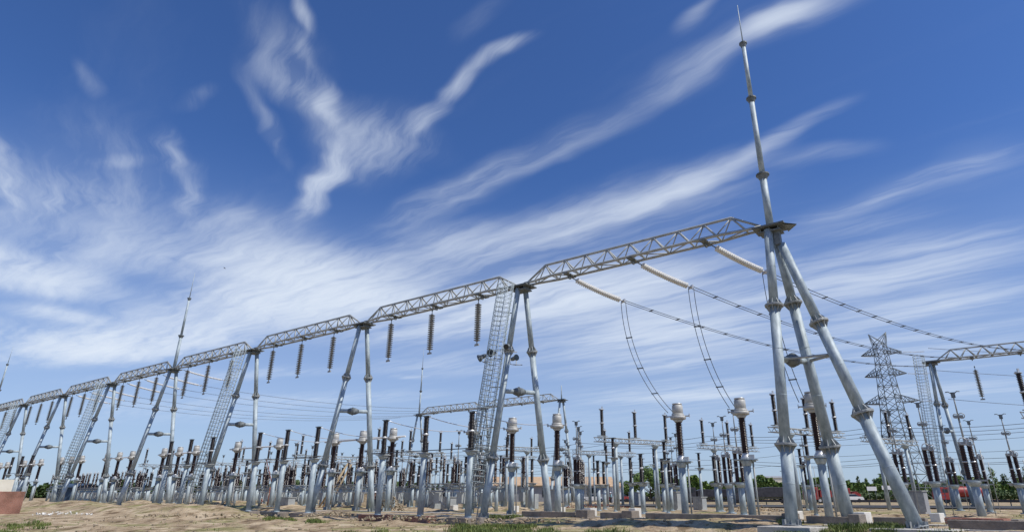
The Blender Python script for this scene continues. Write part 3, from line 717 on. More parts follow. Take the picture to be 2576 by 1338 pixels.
# ---- short black posts
i = 0
for k in range(0, 9):
    for (a, D) in ((-24.7, 49.1), (-27.6, 55.0), (-29.4, 56.1), (-25.6, 55.3), (-26.6, 59.1), (-34.4, 59.4), (-32.4, 54.8), (-21.5, 58.0)):
        if k and (random.random() < .12): continue
        SPOST.place(AP(a-15.4*k+(random.uniform(-.4, .4) if k else 0), D+(random.uniform(-.5, .5) if k else 0)), AE, 'short black post insulator on a slim column, %s from the right' % nth(i), random.uniform(.96, 1.06)); i += 1
        if i > 58: break
    if i > 58: break
# ---- fence behind the left yard
def fence(a0, a1, D, label):
    c = AP(a0, D); root = thing('perimeter_fence', label, 'fence', c, 0); n = int(abs(a1-a0)/3); st = (a1-a0)/n
    for i in range(n+1): m = MB(); m.tube([E_*(st*i), E_*(st*i)+Z3*2.5], .06, 6); m.build('post', 'steel_dull', root)
    m = MB(); m.box(E_*((a1-a0)/2)+Z3*1.25, (abs(a1-a0), .03, 2.2), (E_, N_, Z3)); m.build('panel', 'fence_panel', root)
M['fence_panel'] = mat('grey_green_sheet', (.13, .17, .16), .8, 0, (.24, .28, .27), .5)
fence(-70, -200, 112, 'long grey green fence behind the left yard')
# ---- long low disconnector benches
def make_bench():
    root = thing('disconnector_bench', 'x', 'disconnector', (0, 0, 0), 0, 'low disconnector benches behind the long gantry')
    m = MB(); Lh = 5.2
    for y in (-.3, .3):
        for z in (2.5, 2.15): m.tube([(-Lh, y, z), (Lh, y, z)], .05, 5)
    t = -Lh
    while t < Lh-.1:
        for y in (-.3, .3): m.tube([(t, y, 2.5), (t+.4, y, 2.15), (t+.8, y, 2.5)], .03, 4)
        t += .8
    m.build('frame_beam', 'steel_dull', root)
    for x in (-4.6, -1.6, 1.6, 4.6):
        m = MB(); m.tube([(x, 0, -.1), (x, 0, 2.2)], [.17, .16], 12); m.box((x, 0, 2.1), (.5, .8, .08)); m.build('post', 'steel', root)
    for x in (-4.4, -2.4, -1.0, 1.0, 2.4, 4.4):
        m = MB(); m.lathe((x, 0, 2.55), Z3, sheds(0, 1.15, .16, .11, 9), 12); m.lathe((x, 0, 3.8), Z3, sheds(0, 1.1, .16, .11, 9), 12); m.lathe((x, 0, 3.68), Z3, [(0, .13), (.05, .17), (.12, .17), (.16, .13)], 10, False)
        o = m.build('insulator', 'porcelain', root)
        m = MB(); m.box((x, 0, 4.98), (.3, .3, .16)); m.tube([(x, 0, 5.05), (x, 0, 5.3)], .05, 6); m.build('terminal', 'silver', o)
    for x in (-3.1, 0, 3.1): m = MB(); m.box((x, .1, 1.15), (.7, .5, 1.0)); m.build('drive_box', 'cabinet', root)
    for x0 in (-4.6, 1.6):
        for s_ in (0, 1): m = MB(); m.tube([(x0+3*s_, 0, .15), (x0+3-3*s_, 0, 2.1)], .05, 5); m.build('cross_brace', 'steel_dull', root)
    m = MB(); m.tube([(-4.8, -.35, 1.75), (4.8, -.35, 1.75)], .045, 6); m.build('drive_rod', 'silver', root)
    return Proto(root)
BENCH = make_bench()
for k in range(8):
    BENCH.place(AP(-43-15.3*k, 46.2), AE, 'low disconnector bench with six dark insulators, %s from the right behind the long gantry' % nth(k))
for k in range(5):
    BENCH.place(AP(-72-16*k, 64), AE, 'low disconnector bench with six dark insulators, %s from the right in the far left yard' % nth(k))

BSUP = make_post(4.9, 6.6, .17, .15, 'slim bus supports in the rear yard', 'bus_support')
i = 0
for D, a0, st, n_ in ((53.0, -12, -6.1, 16), (69.5, -16, -5.9, 16), (86.0, -22, -7.3, 14), (48.2, -56, -5.2, 14), (66.0, -60, -5.6, 16)):
    for k in range(n_):
        if i >= 59: break
        if random.random() < .15: continue
        BSUP.place(AP(a0+st*k+random.uniform(-.6, .6), D+random.uniform(-.8, .8)), AE+random.uniform(-.2, .2), 'slim grey bus support with a short dark insulator, %s placed from the front right' % nth(i), random.choice((.82, .9, 1.0, 1.08))); i += 1
# ---- circuit breakers: stout paired columns with boxes
def make_breaker():
    root = thing('circuit_breaker', 'x', 'circuit breaker', (0, 0, 0), 0, 'three-pole circuit breakers')
    m = MB(); m.box((0, 0, 2.1), (7.4, .3, .28)); m.build('frame_beam', 'steel_dull', root)
    for x in (-2.9, 0, 2.9):
        m = MB(); m.box((x, 0, 1.0), (.34, .34, 2.1)); m.build('post', 'steel', root)
        m = MB(); m.box((x+.1, -.35, 1.25), (.62, .42, .95)); m.build('control_box', 'cabinet', root)
        m = MB(); m.lathe((x, 0, 2.25), Z3, sheds(0, 1.5, .2, .14, 13), 12); m.lathe((x, 0, 3.85), Z3, sheds(0, 1.5, .24, .17, 13), 12); m.lathe((x, 0, 3.72), Z3, [(0, .2), (.03, .25), (.13, .25), (.16, .2)], 10, False)
        o = m.build('insulator', 'porcelain', root)
        m = MB(); m.box((x, 0, 5.45), (.5, .4, .16)); m.build('terminal', 'silver', o)
    m = MB(); m.box((4.3, 0, .8), (.9, .7, 1.5)); m.build('drive_cabinet', 'cabinet', root)
    return Proto(root)
BRK = make_breaker()
for k in range(9):
    BRK.place(AP(-46-15.4*k, 56.5), AE, 'three-pole circuit breaker with stout dark insulators, %s from the right in the middle yard' % nth(k))
for k in range(5):
    BRK.place(AP(-66-17*k, 72), AE, 'three-pole circuit breaker with stout dark insulators, %s from the right in the rear yard' % nth(k))
# ---- tubular busbars between the transformer heads
for g in range(2, 10):
    q0, q1 = cts[3*g], cts[3*g+2]
    m = MB(); m.tube([q0+Vector((0, 0, 6.9))+E_*1.8, q1+Vector((0, 0, 6.9))-E_*1.8], .085, 8)
    tag(m.build('busbar', 'cream'), 'pale tubular busbar across the %s trio of transformer heads from the right' % nth(g), 'busbar', 'tubular busbars on the transformer row')
# thin light leads from head to head in the middle
for i in range(3, 9):
    p0, p1 = cts[i]+Vector((0, 0, 6.98))-E_*.9, fr[min(i-3, 5)]+Vector((0, 0, 7.25))
    m = MB(); m.tube(sag(p0, p1, .35, 12), .035, 5); tag(m.build('lead_wire', 'wire_light'), 'light aluminium lead from the %s transformer head from the right to a front post' % nth(i), 'cable', 'light leads between heads and posts')

# ---- far gantry
DB = 92.0
def far_frame(a, label, rod=None, ladder=False):
    c = AP(a, DB); root = thing('gantry_frame', label, 'gantry frame', c, 0, 'A-frames of the far gantry')
    t1 = Vector((0, 0, TOPZ))-P_*.36; t2 = Vector((0, 0, TOPZ))+P_*.36; f1 = -P_*2.6; f2 = P_*2.6
    o1, at1 = leg_part(root, f1, t1, .25, .22, [4.0, 12.1]); o2, at2 = leg_part(root, f2, t2, .25, .22, [4.0, 12.1])
    brace_pipe(root, at1(8.9), at2(8.9)); cap_part(root)
    if rod: mast_part(root, TOPZ+.2, rod[0], rod[1])
    if ladder:
        lb = f1-E_*1.1-N_*.2; lt = Vector((0, 0, TOPZ+1))-E_*1.2-N_*.5; caged_ladder(root, lb, lt)
far_frame(-3.7, 'far gantry frame with caged ladder under the left end of the right background beam', None, True)
far_frame(14.5, 'far gantry frame beyond the right edge, holding the right background beam')
far_frame(-61.6, 'far gantry frame with a short rod at the right end of the middle background beam', ([], (20.2, .14)))
far_frame(-80.2, 'far gantry frame with a short thin rod behind the floodlit ladder', ([], (20.4, .14)))
far_frame(-98.8, 'far gantry frame with a tall lightning rod at the middle background beam', ([(22.6, .18), (27.6, .14)], (32.2, .06)))
for a0, a1, lb in ((14.5, -3.7, 'far lattice beam at the right edge of the photo'), (-61.6, -80.2, 'far lattice beam seen right of the floodlit ladder'), (-80.2, -98.8, 'far lattice beam seen left of the floodlit ladder')):
    lattice_beam(a0-.7, a1+.7, DB, TOPZ+.3, lb, group='lattice beams of the far gantry', wid=1.5, thick=.075)
HS.place(W(2452, 925, DB), AE, 'hanging insulator string under the far beam at the right edge of the photo')
tension(AP(-8.45-SPAN*3.9, DA+.4, TOPZ), AP(-8.45-SPAN*3.9, DA+.4, TOPZ-.9)+P_*5.2, 'pale slanting string just right of the mast-carrying frame', r=.15, group='pale tension strings at the left spans')
for k in (4, 5):
    for j, f in enumerate((.2, .49, .78)):
        a = K0-SPAN*(k+f); s0 = AP(a, DA+.4, TOPZ-.05); e0 = s0+P_*5.0-Z3*1.0
        tension(s0, e0, 'pale slanting insulator string, %s from the right in the %s gantry span' % (nth(j), nth(k)), r=.16, group='pale tension strings at the left spans')
        twin(e0, AP(a+20.2, DB, TOPZ), 1.6, 'thin twin power line, %s from the right leaving the %s gantry span' % (nth(j), nth(k)), nsp=0, r=.013, group='twin lines from the left spans')
# ---- long bus wires
bw = [(71, 7.9), (76, 7.9), (81, 7.9), (84, 5.6), (88, 5.3), (96, 5.4), (102, 7.2), (106, 9.0)]
for i, (D, z) in enumerate(bw):
    pts = []
    for s_ in range(8):
        pts += sag(AP(26-17.6*s_, D, z), AP(26-17.6*(s_+1), D, z), .45, 8)[:-1]
    m = MB(); m.tube(pts, .022, 4); tag(m.build('bus_wire', 'wire'), 'long thin bus wire running along the yard, %s from the front' % nth(i), 'power line', 'long bus wires along the yard')
for i, (D, z) in enumerate([(42.03, 6.9)]): pass

# ------------------------------------------------------------------ floodlights on the first ladder
def flood(p, d, label, size=.42):
    root = thing('floodlight', label, 'floodlight', p, 0, 'floodlights on the caged ladder'); d = Vector(d).normalized()
    m = MB(); m.lathe(-d*.25, d, [(0, .10), (.18, .16), (.42, size*.62), (.62, size), (.66, size)], 4 if size > .33 else 12, False); m.build('housing', 'dark_steel', root)
    m = MB(); m.lathe(d*.42, d, [(0, size*.93), (.012, size*.93)], 12, False); m.build('lens', 'glass', root)
    m = MB(); s = d.cross(Z3).normalized(); m.tube([s*.3-Z3*.05, s*.3-Z3*.45, -s*.3-Z3*.45, -s*.3-Z3*.05], .03, 5); m.tube([-Z3*.45, -Z3*.45+E_*.5+N_*.5], .035, 5); m.build('bracket', 'steel_dull', root)
flood(W(1216, 896, DA-2.1), -E_*.8-Z3*.35-N_*.3, 'dark floodlight sticking out left of the caged ladder', .30)
flood(W(1242, 887, DA-2.0), -N_-Z3*.25, 'square brown floodlight facing forward on the caged ladder', .34)
flood(W(1278, 870, DA-1.9), E_*.3-N_-Z3*.4, 'small dark floodlight beside the leg joint of the floodlit frame', .22)
flood(W(1291, 902, DA-1.9), E_*.9-N_*.2+Z3*.1, 'dark floodlight pointing right, below the leg joint of the floodlit frame', .25)

# ------------------------------------------------------------------ transmission pylon
def pylon(c, label):
    root = thing('transmission_pylon', label, 'pylon', c, 0)
    Zs = [0, 5.5, 10, 13.5, 16.5, 19.3, 22, 24.7, 27.3, 29.8, 32.3, 34.6]
    def hw(z):
        return 3.5-(3.5-1.75)*z/19.3 if z < 19.3 else 1.75-(1.75-.95)*(z-19.3)/15.3
    def cn(z, i, j): return E_*(i*hw(z))+P_*(j*hw(z)*.9)+Z3*z
    m = MB()
    C4 = [(-1, -1), (1, -1), (1, 1), (-1, 1)]
    for c_ in C4: m.tube([cn(z, *c_) for z in Zs], [.14-.007*k for k in range(len(Zs))], 5)
    m.build('main_leg', 'pylon', root)
    m = MB()
    for k in range(len(Zs)-1):
        for q in range(4):
            a, b = C4[q], C4[(q+1) % 4]
            m.tube([cn(Zs[k], *a), cn(Zs[k+1], *b)], .06, 4); m.tube([cn(Zs[k], *b), cn(Zs[k+1], *a)], .06, 4); m.tube([cn(Zs[k+1], *a), cn(Zs[k+1], *b)], .07, 4)
            if k < 2:
                x = (cn(Zs[k], *a)+cn(Zs[k+1], *b))/2; m.tube([(cn(Zs[k], *a)+cn(Zs[k+1], *a))/2, x], .05, 4); m.tube([(cn(Zs[k], *b)+cn(Zs[k+1], *b))/2, x], .05, 4)
    m.build('lacing', 'pylon', root)
    for lv, (z, ln) in enumerate(((20.8, 5.2), (27.0, 4.2), (32.0, 4.4))):
        for s in (-1, 1):
            m = MB(); tip = E_*(s*(hw(z)+ln-1.2))+Z3*(z+.2); up = z+1.9
            for j in (-1, 1):
                m.tube([cn(z, s, j), tip], .09, 4); m.tube([cn(up, s, j), tip], .08, 4)
                for f in (.2, .4, .6, .8):
                    x0 = cn(z, s, j).lerp(tip, f); x1 = cn(up, s, j).lerp(tip, f); m.tube([x0, x1], .05, 4); m.tube([x0, cn(up, s, j).lerp(tip, f-.2)], .05, 4)
            for f in (.2, .5, .75): m.tube([cn(z, s, -1).lerp(tip, f), cn(z, s, 1).lerp(tip, f)], .05, 4)
            arm = m.build('cross_arm', 'pylon', root)
            m = MB(); q = sag(tip, tip+E_*4.2+P_*1.2-Z3*.3, .15, 20)
            for i_ in range(1, 19): m.lathe(q[i_], q[i_+1]-q[i_], [(0, .08), (.03, .17), (.08, .17), (.1, .08)], 6)
            m.build('insulator', 'cream', arm)
    m = MB()
    for s in (-1, 1):
        tip = E_*(s*1.9)+Z3*37.2
        for j in (-1, 1): m.tube([cn(34.6, s, j), tip], .08, 4); m.tube([cn(33.4, s, j), tip], .07, 4); m.tube([cn(34.6, -s, j), tip], .07, 4)
    m.build('earth_peak', 'pylon', root)
PY = G(2206, 838, 37.2)*1.0; PY.z = 0
pylon(Vector((PY.x, PY.y, 0)), 'tall dark lattice transmission pylon behind the slanting right leg')
for i, (z, s) in enumerate(((20.8, 1), (27.3, 1), (32.3, 1))):
    p0 = PY+E_*(s*(11 if i == 0 else 9.5))+Z3*z
    m = MB(); m.tube(sag(p0, p0+P_*60+E_*120-Z3*1, 5, 30), .045, 4); tag(m.build('overhead_wire', 'wire'), 'overhead wire running right from the %s arm level of the pylon' % ['lowest', 'middle', 'top'][i], 'power line', 'overhead wires of the pylon')

# ------------------------------------------------------------------ ground furniture
def block(c, L1, L2, h, label, m='concrete', name='concrete_block', cat='concrete block', group=None, z0=-.7, jit=0.0):
    mb = MB(); c = Vector((c.x, c.y, 0))
    mb.box(c+Z3*((h+z0)/2), (L1, L2, h-z0), (E_, P_, Z3)); o = mb.build(name, m)
    bv = o.modifiers.new('bevel', 'BEVEL'); bv.width = .03; bv.segments = 2
    return tag(o, label, cat, group)
# pads below the legs
for (px, py, l1, l2, lb) in ((1993,1324,2.6,1.6,'concrete pad under the front leg of the end frame'),(2138,1319,2.4,1.5,'concrete pad under the rear leg of the end frame'),(2311,1330,3.4,1.8,'concrete pad under the slanting right leg'),
    (1240,1298,2.2,1.5,'concrete pad under the ladder-side leg of the floodlit frame'),(1376,1298,2.6,1.6,'concrete pad under the right leg of the floodlit frame'),(795,1284,2.8,1.6,'concrete pad under the slanting leg of the plain near frame'),(928,1284,2.2,1.5,'concrete pad under the upright leg of the plain near frame')):
    q = G(px, py); block(q+Vector((0, 0, 0)), l1, l2, .02, lb, 'concrete', 'foundation_pad', 'foundation', 'leg foundation pads')
for k in range(3, 9):
    c = AP(K0-SPAN*k, DA)
    for q, w_ in ((c-P_*2.62-E_*.35, 'front'), (c+P_*2.62, 'rear')): block(q, 1.8, 1.4, .02, 'concrete pad under the %s leg of the %s gantry frame from the right' % (w_, nth(k)), 'concrete', 'foundation_pad', 'foundation', 'leg foundation pads')
# brick plinths under the front posts
PL = ['dark damp plinth under the rightmost front post', 'red brick plinth under the second front post from the right', 'red brick plinth under the third front post from the right', 'brick plinth under the fourth front post from the right', 'brick plinth under the fifth front post from the right', 'brick plinth under the sixth front post from the right']
for i in range(len(fr)):
    q = fr[i]; block(q-N_*.2, 1.9, 1.5, .04, PL[i] if i < 6 else 'dark plinth under the %s front post from the right' % nth(i), 'brick' if i in (1, 2) else 'concrete_d', 'brick_plinth', 'plinth', 'plinths of the front posts')
# cable trench walls with pale blocks
DT = 38.3
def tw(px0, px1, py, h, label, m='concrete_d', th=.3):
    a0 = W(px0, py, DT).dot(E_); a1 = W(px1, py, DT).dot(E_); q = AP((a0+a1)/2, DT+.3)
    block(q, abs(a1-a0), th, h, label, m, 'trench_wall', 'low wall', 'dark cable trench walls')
tw(1310, 1445, 1292, .36, 'dark cable trench wall left of the nearest transformers')
tw(1508, 1566, 1295, .38, 'short dark trench wall between the two pale blocks')
tw(1622, 1968, 1298, .40, 'long dark trench wall behind the two nearest transformers')
tw(2028, 2138, 1303, .40, 'dark trench wall between the legs of the end frame')
tw(2198, 2330, 1308, .42, 'dark trench wall behind the slanting right leg')
tw(2385, 2640, 1312, .36, 'dark trench wall running to the right edge')
tw(1452, 1482, 1300, .52, 'short dark block left of the first pale block', th=.7)  # darker boxes set against the left side of some pale blocks
tw(1568, 1594, 1300, .52, 'short dark block left of the second pale block', th=.7)
tw(1973, 2001, 1309, .52, 'short dark block behind the front leg', th=.7)
tw(2142, 2170, 1313, .54, 'short dark block between rear and slanting legs', th=.7)
for i, (px, py, s) in enumerate(((1494, 1298, 1.0), (1606, 1299, 1.0), (2012, 1309, 1.0), (2181, 1317, 1.1), (2369, 1315, .95), (1302, 1288, .9), (1150, 1284, .85), (1420, 1290, .8))):
    q = G(px-8, py-2); block(q, .55*s, .66*s, .54*s, 'pale square concrete block, %s along the trench' % ['left of the two behind the leftmost wired transformer', 'right of the two beside the leftmost wired transformer', 'beside the front leg of the end frame', 'between the rear and slanting legs', 'right of the slanting leg foot', 'just left of the floodlit frame right leg', 'left of the caged ladder foot', 'right of the floodlit frame right leg'][i], 'concrete_w', 'concrete_block', 'concrete block', 'pale concrete blocks')
q = G(2462, 1322); block(q, 2.6, .9, .38, 'low reddish brown kerb wall at the lower right corner', 'brick', 'brick_kerb', 'kerb')
q = G(2528, 1322); block(q, 1.6, .9, .34, 'low dark grey kerb at the lower right corner', 'concrete_d', 'concrete_kerb', 'kerb')
# long strip footing in front
m = MB(); a0, a1 = -46, 6
m.box(AP((a0+a1)/2, 36.4, -.10), (a1-a0, .35, .22), (E_, N_, Z3)); tag(m.build('strip_footing', 'concrete'), 'long thin concrete strip along the gantry feet', 'footing')
m = MB(); m.box(AP(-20, 40.2, .0), (62, .8, .10), (E_, N_, Z3)); tag(m.build('cable_trench_slab', 'concrete'), 'long pale slab strip behind the trench walls', 'slab')
# brick wall with cream block at the far left
q = G(-14, 1283, 0); b0 = Vector((q.x, q.y, 0))
o = block(b0-Vector((1.2, -1.2, 0)), 4.6, 3.2, 1.78, 'red brick base block at the left edge', 'brick', 'brick_structure', 'brick wall')
q = G(-36, 1283, 0); mb = MB(); mb.box(Vector((q.x-.6, q.y+1.0, 2.35)), (2.9, 2.0, 1.14), (E_, P_, Z3)); tag(mb.build('cream_block', 'creamwall'), 'cream coloured block resting on the red brick base at the left edge', 'block')
# equipment cabinets
def cabinet(px, py, w_, h, label, m_='cabinet', dd=.8):
    q = G(px, py); root = thing('equipment_cabinet', label, 'cabinet', (q.x, q.y, 0), 0, 'grey cabinets in the yard')
    m = MB(); m.box((0, 0, h/2), (w_, dd, h), (E_, P_, Z3)); m.build('housing', m_, root)
    m = MB(); m.box((0, 0, h+.04), (w_+.16, dd+.16, .08), (E_, P_, Z3)); m.build('lid', 'steel_dull', root)
    m = MB(); 
    for s in (-.25, .25): m.box(E_*(s*w_)-N_*(dd*.5*.936+.02)-P_*0+Z3*(h*.52), (w_*.44, .03, h*.86), (E_, N_, Z3))
    m.build('door', 'steel_dull', root)
for t in ((1390, 1284, 1.3, 1.9, 'light grey cabinet right of the floodlit frame right leg'), (1083, 1279, 2.2, 1.9, 'wide grey cabinet behind the second front post'), (1700, 1282, .9, 1.7, 'grey cabinet beside the leftmost wired transformer column'), (1762, 1282, .9, 1.2, 'low grey cabinet between the two wired transformers'),
    (2310, 1291, 1.5, 1.75, 'tall brownish cabinet behind the slanting leg foot', 'plaster', .9), (905, 1276, 1.6, 1.6, 'brown grey cabinet behind the upright leg of the plain near frame', 'debris'), (1600, 1272, 1.4, 1.7, 'small grey cabinet beneath the round tree'), (1128, 1281, 1.3, 1.2, 'low pale cabinet behind the third front post'), (722, 1276, 1.5, 1.1, 'low grey cabinet behind the rusty pole')):
    cabinet(*t)
# rusty pole, timber props, red pole
m = MB(); m.tube([G(652, 1268, 0.0)+Z3*6.6, G(698, 1274, 0)], .075, 8); tag(m.build('rusty_pole', 'rust'), 'thin rusty pole leaning against the equipment left of centre', 'pole')
m = MB(); q = G(672, 1276); m.tube([q, q+Z3*2.3], .06, 8); tag(m.build('rusty_stake', 'rust'), 'short upright rusty stake beside the leaning rusty pole', 'stake')
for i, (x0, x1, z) in enumerate(((802, 868, 5.4), (812, 856, 4.4), (824, 872, 4.9))):
    b0_ = G(x0, 1276); b1_ = G(x1, 1276); b1_.z = z; m = MB(); m.tube([b0_, b1_], .11, 7); tag(m.build('timber_prop', 'rope'), ['longest', 'shortest', 'middle'][i]+' rough tan timber prop leaning behind the plain frame leg', 'timber', 'leaning timber props')
m = MB(); q = G(1457, 1279); m.tube([q, q+Z3*2.6], .045, 8); tag(m.build('red_pole', 'red'), 'slim red upright pole beside the rightmost plain transformer', 'pole')
# rubble and dug soil
def rubble(px, py, n, rad, hh, label, m_='debris'):
    q = G(px, py); mb = MB()
    for i in range(n):
        a, r_ = random.uniform(0, 6.3), rad*random.random()**.6; z = hh*(1-(r_/rad)**2)*random.random()
        c = Vector((q.x+math.cos(a)*r_*1.6, q.y+math.sin(a)*r_*.6, z+.02)); s_ = random.uniform(.05, .17)
        ax = Matrix.Rotation(random.uniform(0, 6), 3, Vector((random.random(), random.random(), random.random())).normalized())
        mb.box(c, (s_, s_*random.uniform(.5, 1.6), s_*random.uniform(.3, .8)), (ax.col[0], ax.col[1], ax.col[2]))
    return tag(mb.build('rubble_heap', m_), label, 'rubble', 'rubble heaps', 'stuff')
for t in ((978, 1284, 120, 1.0, 1.5, 'brown rubble heap beside the third front post'), (1890, 1285, 130, 2.2, .5, 'low pile of planks and debris left of the end frame', 'rope'), (645, 1272, 60, 1.0, .7, 'brown debris behind the third plain leg', 'debris'), (830, 1296, 90, 1.4, .3, 'broken clods below the slanting leg pad'), (1000, 1306, 80, 2.0, .25, 'dark clods near the brick plinths'), (1500, 1276, 90, 2.6, .5, 'reddish debris by the slim red pole', 'rust'), (150, 1294, 40, 1.6, .2, 'pale stones near the red brick base', 'concrete_w'),
    (345, 1282, 60, 2.2, .4, 'dark clods at the foot of the left frames'), (2120, 1287, 100, 2.2, .35, 'light scraps behind the rear leg of the end frame', 'rope'), (1240, 1312, 70, 2.6, .15, 'small stones before the caged ladder'), (560, 1298, 80, 5, .15, 'scattered clods on the left sandy ground')):
    rubble(*t)
# pebbles and clods strewn about
mb = MB()
for i in range(900):
    y = 24+30*random.random()**1.5; x = random.uniform(-.93, .80)*y
    s_ = random.uniform(.02, .07)*(1+y/60); c = Vector((x, y, gz(x, y)+s_*.2)); mb.box(c, (s_*1.7, s_*1.3, s_*.8), (Vector((math.cos(i), math.sin(i), 0)), Vector((-math.sin(i), math.cos(i), 0)), Z3))
tag(mb.build('pebbles', 'debris'), 'small clods and stones strewn over the soil', 'stones', None, 'stuff')

# ------------------------------------------------------------------ grass
def tuft(mb, x, y, n, h, sp):
    for i in range(n):
        a = random.uniform(0, 6.28); r_ = sp*random.random()**.7; bx, by = x+math.cos(a)*r_*1.6, y+math.sin(a)*r_*.7; z = gz(bx, by)-.02
        hh = h*random.uniform(.5, 1.2); la = random.uniform(0, 6.28); lean = hh*random.uniform(.1, .5); wv = Vector((math.cos(la+1.57), math.sin(la+1.57), 0))*random.uniform(.012, .024)
        b_ = Vector((bx, by, z)); mid = b_+Vector((math.cos(la)*lean*.3, math.sin(la)*lean*.3, hh*.6)); tip = b_+Vector((math.cos(la)*lean, math.sin(la)*lean, hh))
        mb.quad([b_-wv, b_+wv, mid+wv*.8, mid-wv*.8]); mb.quad([mid-wv*.8, mid+wv*.8, tip])
mb = MB()
for (px, py, n, wx, wy) in ((1235,1315,46,85,9),(1330,1325,26,60,8),(1180,1318,20,40,7),(705,1297,16,28,3),(800,1300,7,14,4),(1590,1332,30,110,5),(2010,1330,34,60,5),(2110,1328,34,60,5),(2190,1330,20,40,5),(1990,1318,7,20,3),(20,1325,12,40,8),(1760,1330,22,80,5),(450,1334,14,180,5),(1440,1334,16,60,5),(900,1330,14,200,6),(2250,1327,8,30,4),(1270,1300,10,40,2),(60,1310,10,60,6),(1380,1334,30,120,5),(1500,1328,22,80,4),(1720,1334,26,90,4),(1880,1334,26,80,4),(2330,1336,20,70,3),(1290,1308,16,50,4),(250,1330,12,160,6),(700,1334,14,200,4)):
    for i in range(n):
        q = G(px+random.uniform(-wx, wx), py+random.uniform(-wy, wy)); tuft(mb, q.x, q.y, 60, .26, .34)
for i in range(420):
    y = 24+26*random.random()**1.4; x = random.uniform(-.93, .85)*y; tuft(mb, x, y, 5, .13, .15)
tag(mb.build('grass', 'grass'), 'patches of short weeds and grass on the sandy ground', 'grass', None, 'stuff')

# ------------------------------------------------------------------ road and background
m = MB(); zr = .10
m.quad([G(1440, 1266, zr), G(2700, 1272, zr), G(2720, 1279, zr), G(1440, 1271, zr)]); o = m.build('road', 'asphalt'); tag(o, 'dark asphalt road behind the yard', None, kind='structure')
def tree(c, h, cw, trunk_h, label, name='broadleaf_tree', cat='tree', leaf='leaf', n=900, ls=.34, group=None, column=False, seed=1):
    rnd = random.Random(seed); root = thing(name, label, cat, c, 0, group)
    m = MB(); m.tube([(0, 0, -.1), (rnd.uniform(-.1, .1), 0, trunk_h*.5), (0, 0, trunk_h), (rnd.uniform(-.3, .3), 0, h*.7)], [.05*h*.35+.05, .04*h*.35+.04, .03*h*.35+.03, .03], 8)
    for i in range(7):
        a = i*.9+rnd.random(); z = trunk_h*(.8+.12*i) if not column else h*(.25+.09*i)
        if z > h*.85: break
        m.tube([(0, 0, z*.9), (math.cos(a)*cw*.22, math.sin(a)*cw*.22, z+(h-z)*.25), (math.cos(a)*cw*.38, math.sin(a)*cw*.38, z+(h-z)*.5)], [.07, .05, .02], 5)
    m.build('trunk', 'bark', root)
    m = MB(); cl = []
    for i in range(26 if not column else 18):
        if column: z = h*(.25+.75*i/18); r_ = cw*.5*(1.05-z/h)+.2; a = rnd.uniform(0, 6.28); cl.append((math.cos(a)*r_*.6, math.sin(a)*r_*.6, z, cw*.14+.12))
        else:
            a = rnd.uniform(0, 6.28); u = rnd.uniform(-1, 1); q = math.sqrt(1-u*u); k = rnd.uniform(.55, .95)
            cl.append((math.cos(a)*q*cw*.42*k, math.sin(a)*q*cw*.42*k, trunk_h+(h-trunk_h)*(.45+.42*u*k), cw*rnd.uniform(.11, .20)))
    per = n//len(cl)
    for (x, y, z, r_) in cl:
        for i in range(per):
            d = Vector((rnd.gauss(0, 1), rnd.gauss(0, 1), rnd.gauss(0, .8))); d = d.normalized()*r_*rnd.random()**.4; p = Vector((x, y, z))+d
            nn = (d+Vector((rnd.gauss(0, .7), rnd.gauss(0, .7), rnd.gauss(0, .7)+.4))).normalized(); u = nn.orthogonal().normalized(); v = nn.cross(u); s = ls*rnd.uniform(.5, 1.1)
            ph = rnd.uniform(0, 3.14); u, v = u*math.cos(ph)+v*math.sin(ph), v*math.cos(ph)-u*math.sin(ph)
            m.quad([p-u*s*.5, p-v*s*.3, p+u*s*.5, p+v*s*.3])
    m.build('crown', leaf, root)
    return root
def gp(px, py): q = G(px, py); return Vector((q.x, q.y, 0))
tree(gp(1638, 1258), 7.6, 11.0, 1.6, 'round bright green tree behind the yard, left of the leftmost wired transformer', n=15000, ls=.55, seed=3)
tree(gp(1580, 1256), 4.8, 6.0, 1.2, 'smaller green tree at the left side of the round tree', n=6000, ls=.5, seed=4)
sl = [(2142,1253,5.2,1.8),(2166,1252,6.6,2.0),(2186,1253,5.6,1.8),(2208,1253,5.4,2.4),(2226,1254,6.6,2.8),(2246,1254,5.8,2.6),(2274,1254,5.4,2.6),(2300,1253,5.6,2.6),(2395,1254,5.0,3.2),(2480,1255,6.2,3.4),(2510,1256,7.4,3.2),(2540,1255,6.0,3.4),(2565,1256,6.6,3.4),(2600,1256,7.6,3.6)]
for i, (px, py, h, cw) in enumerate(sl):
    tree(gp(px, py), h*1.12, cw*1.2, 1.4, 'slender young roadside tree, %s from the left beyond the end frame' % nth(i), 'young_tree', 'tree', 'leaf_dark' if i % 2 else 'leaf', n=620, ls=.5, group='slender young trees beyond the road', column=True, seed=20+i)
def treeline(x0, x1, Y, h, label, leaf, n, seed, ls=.9):
    rnd = random.Random(seed); m = MB(); X0, X1 = (x0-CX)/1605*Y, (x1-CX)/1605*Y
    for i in range(n):
        x = rnd.uniform(X0, X1); hh = h*(.82+.18*math.sin(x*.31+seed)+.10*math.sin(x*.9)+.08*math.sin(x*2.3)); z = hh*rnd.random()**.6; y = Y+rnd.uniform(-2.5, 2.5)
        nn = Vector((rnd.gauss(0, 1), rnd.gauss(-.5, 1), rnd.gauss(.5, .8))).normalized(); u = nn.orthogonal().normalized(); v = nn.cross(u); s = ls*rnd.uniform(.5, 1.2); p = Vector((x, y, z))
        m.quad([p-u*s*.5, p-v*s*.35, p+u*s*.5, p+v*s*.35])
    tag(m.build('treeline', leaf), label, 'trees', None, 'stuff')
